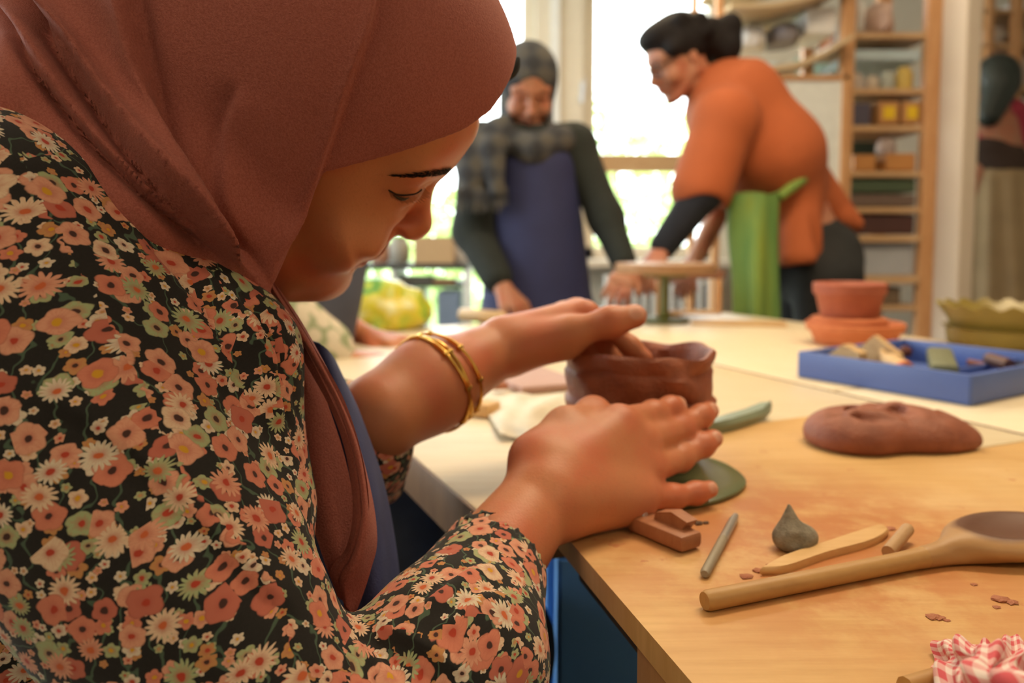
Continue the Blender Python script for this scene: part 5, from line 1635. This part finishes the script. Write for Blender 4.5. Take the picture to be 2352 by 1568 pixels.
# apron: front shell from chest to knees
M_apron = plain('royal_blue_cotton', (.020, .024, .085), .8, .2, 14, .3, 300)
ap = SDF(*bounds(J['chest'], J['hip'], J['hip'] - (0, 0, .25), m=.28), .006)
ap.cone(J['chest'] - (0, .012, -.02), J['hip'] - (0, .015, .02), .128, .172, .05).cone(J['hip'] - (0, .015, .02), J['hip'] - (0, .015, .24), .172, .185, .03)
ap.cut_fn(lambda X, Y, Z: -(Y - (J['chest'][1] - .012)) + 0 * X, ap.lo, ap.lo + ap.n * ap.vox, .01) if False else None
cy_ = J['chest'][1]
ap.cut_fn(lambda X, Y, Z: (cy_ + .03) - Y + 0 * X + 0 * Z, ap.lo, ap.lo + ap.n * ap.vox, .01)
zt_ = P(0, 325, D)[2]
ap.cut_fn(lambda X, Y, Z: zt_ - Z + 0 * X + 0 * Y + .9 * np.maximum(np.abs(X - J['chest'][0]) - .11, 0), ap.lo, ap.lo + ap.n * ap.vox, .01)
mesh_obj('apron', *ap.mesh(3), M_apron, W2)['label'] = 'royal blue apron'
# grey checked scarf: hood, neck wrap and shawl end with fringe
n_ = NT('grey_check_scarf'); v_ = n_.coord()
w1 = n_.node('ShaderNodeTexWave', {'Vector': v_, 'Scale': 5.0, 'Distortion': 1.5}, bands_direction='X').outputs[1]
w2_ = n_.node('ShaderNodeTexWave', {'Vector': v_, 'Scale': 5.0, 'Distortion': 1.5}, bands_direction='Z').outputs[1]
M_gscarf = n_.fin(n_.ramp(n_.mth('MULTIPLY', n_.mth('ADD', w1, w2_), .5), [(.25, (.030, .031, .036)), (.5, (.055, .055, .060)), (.75, (.085, .078, .068))]), .9)
sc_ = SDF(*bounds(T2, J['neck'], J['rs'], P(1080, 520, D), P(1140, 500, D - .1), m=.22), .005)
h2 = R2.T
hp_ = lambda *p: np.array(p) @ R2.T + T2
sc_.ell(hp_(-.012, 0, .034), (.102, .088, .096), .02, h2).ell(hp_(.0, 0, -.03), (.075, .078, .09), .03, h2)
sc_.cone(hp_(-.02, 0, -.08), J['neck'] - (0, .01, .02), .075, .085, .03)
sc_.cone(P(1150, 310, D - .02), P(1085, 350, D - .02), .055, .060, .03).cone(P(1085, 350, D - .04), P(1085, 400, D - .06), .058, .045, .03).cone(P(1130, 340, D - .08), P(1140, 440, D - .10), .04, .022, .02).cone(P(1085, 370, D - .06), P(1082, 440, D - .075), .04, .030, .02)
sc_.ell(hp_(.105, 0, -.040), (.098, .057, .102), .006, h2, cut=True)
sc_.cone(P(1160, 326, D - .02), P(1225, 344, D - .055), .042, .046, .02).cone(P(1225, 344, D - .055), P(1290, 322, D - .0), .046, .042, .02)
sob = mesh_obj('headscarf', *sc_.mesh(2), M_gscarf, W2); sob['label'] = 'grey checked headscarf'
fg = MB()
for i in range(26):
    x = 1052 + i * 4.4
    a = P(x, 430 + 6 * math.sin(i), D - .10); b = P(x + rnd.uniform(-4, 4), 478 + rnd.uniform(-10, 14), D - .105)
    fg.tube([a, (a + b) / 2 + (0, -.003, 0), b], [.004, .003, .002], 5)
fg.build('fringe', M_gscarf, sob)

# ---------------- stooping woman in the orange shirt
D = 2.40
J = pj(D, neck=(1618, 200, D + .02), ush=(1690, 240, D), lsh=(1640, 260, D + .16), rsh=(1665, 275, D - .13), waist=(1800, 470, D + .05), hip=(1862, 600, D + .06), re=(1615, 440, D - .17), rw=(1520, 570, D - .15), le=(1655, 480, D + .17), lw=(1600, 590, D + .05))
R3 = frame((-0.86, -0.22, -0.46)); T3 = P(1558, 133, D)
bS = SDF(*bounds(*J.values(), T3, fl(J['hip']), m=.17), .006)
bS.cone(J['neck'], T3 + (.03, 0, -.07), .052, .048, .02).cone(J['ush'], J['waist'], .10, .11, .04).cone(J['waist'], J['hip'], .11, .125, .04).cone(J['rsh'], J['lsh'], .055, .055, .03)
bS.cone(J['rsh'], J['re'], .046, .036, .02).cone(J['re'], J['rw'], .035, .025, .02).cone(J['lsh'], J['le'], .046, .036, .02).cone(J['le'], J['lw'], .036, .026, .02)
far_hand(bS, J['rw'], P(1475, 630, D - .20) - J['rw'], (-.5, -.3, .8), 1, .17, .4)
far_hand(bS, J['lw'], P(1570, 640, D - .02) - J['lw'], (-.4, -.3, .8), -1, .17, .4)
for k in (-.09, .10):
    h_ = J['hip'] + (0, k, -.05)
    bS.cone(h_, (h_[0] + .02, h_[1], .45), .085, .06, .03).cone((h_[0] + .02, h_[1], .45), (h_[0] + .03, h_[1], .09), .057, .04, .02).cone((h_[0] + .04, h_[1], .045), (h_[0] - .14, h_[1], .035), .04, .03, .02)
W3 = person('person', 'stooping woman in an orange shirt, green apron and glasses', bS, R3, T3, M_skin_far)
M_or = plain('orange_cotton', (.40, .092, .024), .85, .14, 10, .4, 120)
sh = SDF(*bounds(*J.values(), P(1985, 520, D), m=.2), .006)
sh.cone(J['neck'] + (.05, 0, -.03), J['ush'], .085, .13, .04).cone(J['ush'], P(1770, 360, D), .135, .150, .05).cone(P(1770, 360, D), J['waist'], .150, .125, .05)
sh.cone(J['lsh'], J['rsh'], .09, .09, .04).cone(J['rsh'], P(1612, 435, D - .15), .088, .088, .03).cone(J['lsh'], P(1655, 430, D + .15), .085, .07, .03)
sh.cone(P(1835, 430, D - .02), P(1838, 590, D - .08), .062, .062, .03).cone(P(1860, 420, D + .06), P(1935, 505, D + .08), .070, .05, .03).cone(P(1940, 500, D + .05), P(1968, 515, D + .05), .03, .022, .02)
sh.ell(P(1845, 660, D - .08), (.09, .12, .075), .01, cut=True)
sh.ell(P(1608, 520, D - .16), (.085, .2, .09), .008, cut=True)
sh.cone(P(1870, 500, D - .12), P(1905, 620, D - .12), .012, .035, .01, cut=True)
sho = mesh_obj('shirt', *sh.mesh(3), M_or, W3); sho['label'] = 'loose orange shirt'
us = SDF(*bounds(J['re'], J['rw'], J['rsh'], m=.1), .005)
us.cone(J['rsh'], J['re'], .058, .055, .02).cone(J['re'], J['re'] + (J['rw'] - J['re']) * .95, .055, .040, .02)
mesh_obj('undershirt', *us.mesh(2), plain('ink_jersey', (.012, .014, .022), .9, .3, 30), W3)
n_ = NT('green_apron_cloth'); v_ = n_.coord()
M_ga = n_.fin(n_.ramp(n_.noise(n_.vec('MULTIPLY', v_, (9, 9, .8)), 1.6, 4), [(.3, (.06, .17, .035)), (.5, (.15, .26, .055)), (.7, (.24, .30, .03))]), .75)
gr = [[P(1668, 450, D - .13), P(1715, 440, D - .17), P(1765, 445, D - .165), P(1790, 440, D - .12)], [P(1672, 540, D - .14), P(1715, 540, D - .19), P(1765, 540, D - .18), P(1786, 540, D - .13)], [P(1685, 640, D - .14), P(1722, 640, D - .20), P(1765, 640, D - .19), P(1788, 640, D - .13)], [P(1690, 740, D - .14), P(1725, 740, D - .20), P(1770, 740, D - .19), P(1790, 740, D - .13)], [P(1690, 900, D - .14), P(1725, 900, D - .2), P(1770, 900, D - .19), P(1790, 900, D - .13)]]
ago = sheet('apron', gr, 34, 40, .006, M_ga, W3, lambda u, v: .012 * np.sin(u * 15 + v * 2) * (.3 + v)); ago['label'] = 'green apron'
MB().tube(spline([P(1790, 452, D - .13), P(1825, 425, D - .125), P(1855, 402, D - .10), P(1880, 385, D - .03), P(1886, 376, D + .06)], 16), .015, 8).build('apron_tie', M_ga, ago)
tr = SDF(*bounds(J['hip'], fl(J['hip']), J['waist'], m=.2), .008)
tr.cone(J['waist'] - (0, 0, .08), J['hip'] + (0.01, 0, 0), .12, .145, .04)
for k in (-.09, .10):
    h_ = J['hip'] + (.015, k, -.05)
    tr.cone(h_, (h_[0] + .02, h_[1], .45), .105, .08, .03).cone((h_[0] + .02, h_[1], .45), (h_[0] + .03, h_[1], .11), .078, .06, .02)
mesh_obj('trousers', *tr.mesh(2), plain('black_cotton', (.016, .016, .016), .9, .3, 30), W3)
hp_ = lambda *p: np.array(p) @ R3.T + T3
hr_ = SDF(*bounds(T3, m=.26), .005)
hr_.ell(hp_(-.018, 0, .045), (.100, .088, .088), .02, R3.T).ell(hp_(.040, 0, .085), (.055, .068, .040), .02, R3.T)
for k in range(26):
    q = rnd.uniform(-1, 1), rnd.uniform(-1, 1), rnd.uniform(-1, 1)
    hr_.ell(hp_(-.125, 0, -.005) + np.array(q) * .045, (.034,) * 3, .02)
for k in range(10):
    hr_.ell(hp_(rnd.uniform(-.09, .05), rnd.choice((-.07, .07)), rnd.uniform(.03, .10)), (.022,) * 3, .02)
hr_.ell(hp_(.10, 0, -.02), (.055, .09, .066), .01, R3.T, cut=True)
mesh_obj('hair', *hr_.mesh(2), M_hair, W3)['label'] = 'dark hair tied in a bun'
gls = MB()
for y in (-.033, .033):
    gls.tube([hp_(.103 - abs(y) * .12, y + .022 * math.cos(a), -.004 + .018 * math.sin(a)) for a in np.linspace(0, 2 * math.pi, 25)], .0022, 6, False)
    gls.tube([hp_(.094, y * 1.75, .004), hp_(.04, y * 2.15, .006), hp_(-.005, y * 2.1, .004)], .002, 6)
gls.tube([hp_(.103, -.012, -.002), hp_(.106, 0, .001), hp_(.103, .012, -.002)], .002, 6)
gls.build('glasses', plain('black_frame', (.02, .02, .02), .3), W3)

# ---------------- seated person behind the rose headscarf
D = 1.52
J = pj(D, neck=(640, 470, D), chest=(660, 560), hip=(545, 1000, D), rs=(590, 560, D - .12), ls=(660, 570, D + .16), re=(660, 800, D - .12), rw=(760, 828, D - .11), le=(760, 730, D + .12), lw=(838, 778, D + .08))
R4 = frame((.85, -.1, -.45)); T4 = P(690, 350, D)
knees4 = [np.array([J['hip'][0] + .33, J['hip'][1] - .02, .50]), np.array([J['hip'][0] + .33, J['hip'][1] + .16, .50])]
bS = SDF(*bounds(*J.values(), T4, *knees4, (J['hip'][0] + .45, D, .02), m=.15), .006)
bS.cone(J['neck'], T4 + (-.02, 0, -.06), .05, .047, .02).cone(J['chest'], J['hip'], .11, .12, .04).cone(J['rs'], J['ls'], .055, .055, .03)
bS.cone(J['rs'], J['re'], .044, .036, .02).cone(J['re'], J['rw'], .036, .026, .02).cone(J['ls'], J['le'], .044, .036, .02).cone(J['le'], J['lw'], .036, .026, .02)
far_hand(bS, J['lw'], P(935, 792, D + .02) - J['lw'], (.1, -.2, 1), -1, .17, .25, .0095)
far_hand(bS, J['rw'], P(880, 835, D - .11) - J['rw'], (.1, -.2, 1), 1, .17, .15, .0095)
for kn, hy in zip(knees4, (-.09, .09)):
    bS.cone(J['hip'] + (0, hy, -.03), kn, .08, .055, .03).cone(kn, kn + (.02, 0, -.40), .052, .038, .02).cone(kn + (.02, 0, -.455), kn + (.16, 0, -.465), .036, .03, .02)
W4 = person('person', 'person in a slate blue apron working across the table, half hidden', bS, R4, T4, M_skin)
sw = SDF(*bounds(*J.values(), m=.2), .006)
sw.cone(J['neck'] - (0, 0, .06), J['hip'], .11, .14, .05).cone(J['rs'], J['ls'], .07, .07, .04).cone(J['ls'], J['le'], .060, .050, .03).cone(J['rs'], J['re'], .060, .050, .03)
mesh_obj('sweater', *sw.mesh(3), plain('bottle_green', (.025, .045, .03), .9, .3, 30, .4, 300), W4)
n_ = NT('cream_print'); v_ = n_.coord()
vo = n_.node('ShaderNodeTexVoronoi', {'Vector': v_, 'Scale': 45.0})
M_crm = n_.fin(n_.mix(n_.step(vo.outputs['Distance'], .45, .7), (.66, .58, .45), (.30, .34, .20)), .9)
cf = SDF(*bounds(J['re'], J['rw'], J['le'], P(720, 770, D - .1), m=.12), .005)
cf.cone(P(665, 745, D - .12), P(745, 800, D - .11), .060, .050, .02).cone(P(745, 800, D - .11), P(785, 838, D - .11), .044, .030, .02)
mesh_obj('sleeve_cuff', *cf.mesh(2), M_crm, W4)['label'] = 'cream patterned sleeve'
M_slate = plain('slate_cotton', (.060, .066, .10), .85, .2, 14, .3, 300)
g4 = [[P(690, 600, D - .10), P(760, 590, D - .06), P(842, 590, D + .02), P(842, 600, D + .14)], [P(690, 680, D - .12), P(755, 680, D - .08), P(828, 680, D), P(825, 690, D + .14)], [P(690, 780, D - .13), P(750, 780, D - .09), P(808, 790, D), P(805, 790, D + .14)], [P(690, 920, D - .13), P(750, 920, D - .09), P(800, 920, D), P(800, 920, D + .14)]]
sheet('apron', g4, 26, 26, .006, M_slate, W4)['label'] = 'slate blue apron'
tr = SDF(*bounds(J['hip'], *knees4, (J['hip'][0] + .3, D, .1), m=.15), .008)
for kn, hy in zip(knees4, (-.09, .09)):
    tr.cone(J['hip'] + (0, hy, -.02), kn, .105, .07, .03).cone(kn, kn + (.02, 0, -.40), .068, .052, .02)
mesh_obj('trousers', *tr.mesh(2), M_trou, W4)
hS = SDF(*bounds(T4, m=.2), .006)
hS.ell(T4 + np.array([-.02, 0, .035]), (.10, .088, .09), .02, R4.T)
mesh_obj('hair', *hS.mesh(2), M_hair, W4)
# chair under the half hidden person
st4 = thing('stool', 'wooden stool under the half hidden person', 'stool')
sc4 = J['hip'] * np.array([1, 1, 0]) + np.array([0, 0, .345])
MB().lathe([(0, 0), (.165, 0), (.17, .006), (.17, .024), (.165, .03), (0, .03)], sc4 + np.array([0, 0, J['hip'][2] - .12 - .375]), 36).build('seat', M_leg, st4)
for a in (0.8, 2.4, 3.9, 5.5):
    q = sc4 + np.array([.12 * math.cos(a), .12 * math.sin(a), 0])
    MB().tube([(q[0] + .03 * math.cos(a), q[1] + .03 * math.sin(a), 0), (q[0], q[1], J['hip'][2] - .15)], [.016, .018], 10).build('leg', M_leg, st4)

# ---------------- person at the corner shelving, seen from behind
D = 3.62
J = pj(D, neck=(2280, 250), chest=(2275, 290), hip=(2290, 400), rs=(2245, 262), ls=(2322, 262), re=(2240, 350), rw=(2262, 395, D + .12), le=(2345, 330), lw=(2318, 300, D + .2))
R5 = frame((.25, .95, -.15)); T5 = P(2283, 195, D)
bS = SDF(*bounds(*J.values(), T5, fl(J['hip']), m=.18), .008)
bS.cone(J['neck'], T5 - (0, 0, .05), .05, .05, .02).cone(J['chest'], J['hip'], .11, .12, .04).cone(J['rs'], J['ls'], .05, .05, .03).cone(J['rs'], J['re'], .042, .035, .02).cone(J['re'], J['rw'], .035, .026, .02).cone(J['ls'], J['le'], .042, .035, .02).cone(J['le'], J['lw'], .035, .026, .02)
far_hand(bS, J['rw'], (.1, 1, 0), (0, 0, 1), 1, .17, .3, .011); far_hand(bS, J['lw'], (-.1, 1, 0.2), (0, 0, 1), -1, .17, .3, .011)
for k in (-.09, .09):
    h_ = J['hip'] + (k, 0, 0)
    bS.cone(h_, (h_[0], h_[1], .42), .08, .055, .03).cone((h_[0], h_[1], .42), (h_[0], h_[1], .09), .052, .04, .02).cone((h_[0], h_[1] - .02, .05), (h_[0], h_[1] + .14, .04), .038, .03, .02)
W5 = person('person', 'person in a crimson top and long tan skirt at the corner shelves', bS, R5, T5, M_skin_far)
tS = SDF(*bounds(*J.values(), m=.18), .007)
tS.cone(J['neck'] - (0, 0, .05), J['chest'] - (0, 0, .10), .10, .115, .04).cone(J['rs'], J['ls'], .068, .068, .04).cone(J['rs'], J['rs'] + (J['re'] - J['rs']) * .6, .058, .056, .03).cone(J['ls'], J['ls'] + (J['le'] - J['ls']) * .8, .058, .056, .03)
mesh_obj('top', *tS.mesh(2), plain('crimson', (.36, .03, .06), .85, .15, 20), W5)
vS = SDF(*bounds(J['hip'], J['chest'], m=.25), .007)
vS.cone(J['chest'] - (0, 0, .12), J['hip'] + (0, 0, .02), .125, .135, .03)
mesh_obj('waistband', *vS.mesh(2), plain('dark_umber', (.045, .025, .018), .9, .2, 20), W5)
kS = SDF((J['hip'][0] - .32, D - .3, .05), (J['hip'][0] + .32, D + .3, J['hip'][2] + .12), .008)
kS.cone(J['hip'], (J['hip'][0] + .03, D, .32), .135, .21, .04)
for k in range(11):
    a = k * 2 * math.pi / 11
    kS.cone(J['hip'] + (.13 * math.cos(a), .13 * math.sin(a), -.03), (J['hip'][0] + .03 + .21 * math.cos(a), D + .21 * math.sin(a), .22), .012, .035, .03)
kS.cut_fn(lambda X, Y, Z: Z - .17 + 0 * X + 0 * Y, kS.lo, kS.lo + kS.n * kS.vox, .01)
mesh_obj('skirt', *kS.mesh(2), plain('tan_linen', (.34, .24, .13), .9, .25, 8, .3, 100), W5)['label'] = 'long tan skirt'
hS = SDF(*bounds(T5, J['neck'], m=.2), .006)
hS.ell(T5 + (-.0, -.02, .03), (.094, .105, .105), .02).cone(T5 + (-.01, -.07, -.02), P(2272, 265, D - .10), .075, .05, .03)
mesh_obj('hair', *hS.mesh(2), plain('greenish_black_hair', (.024, .032, .028), .5, .4, 30, .5, 200), W5)
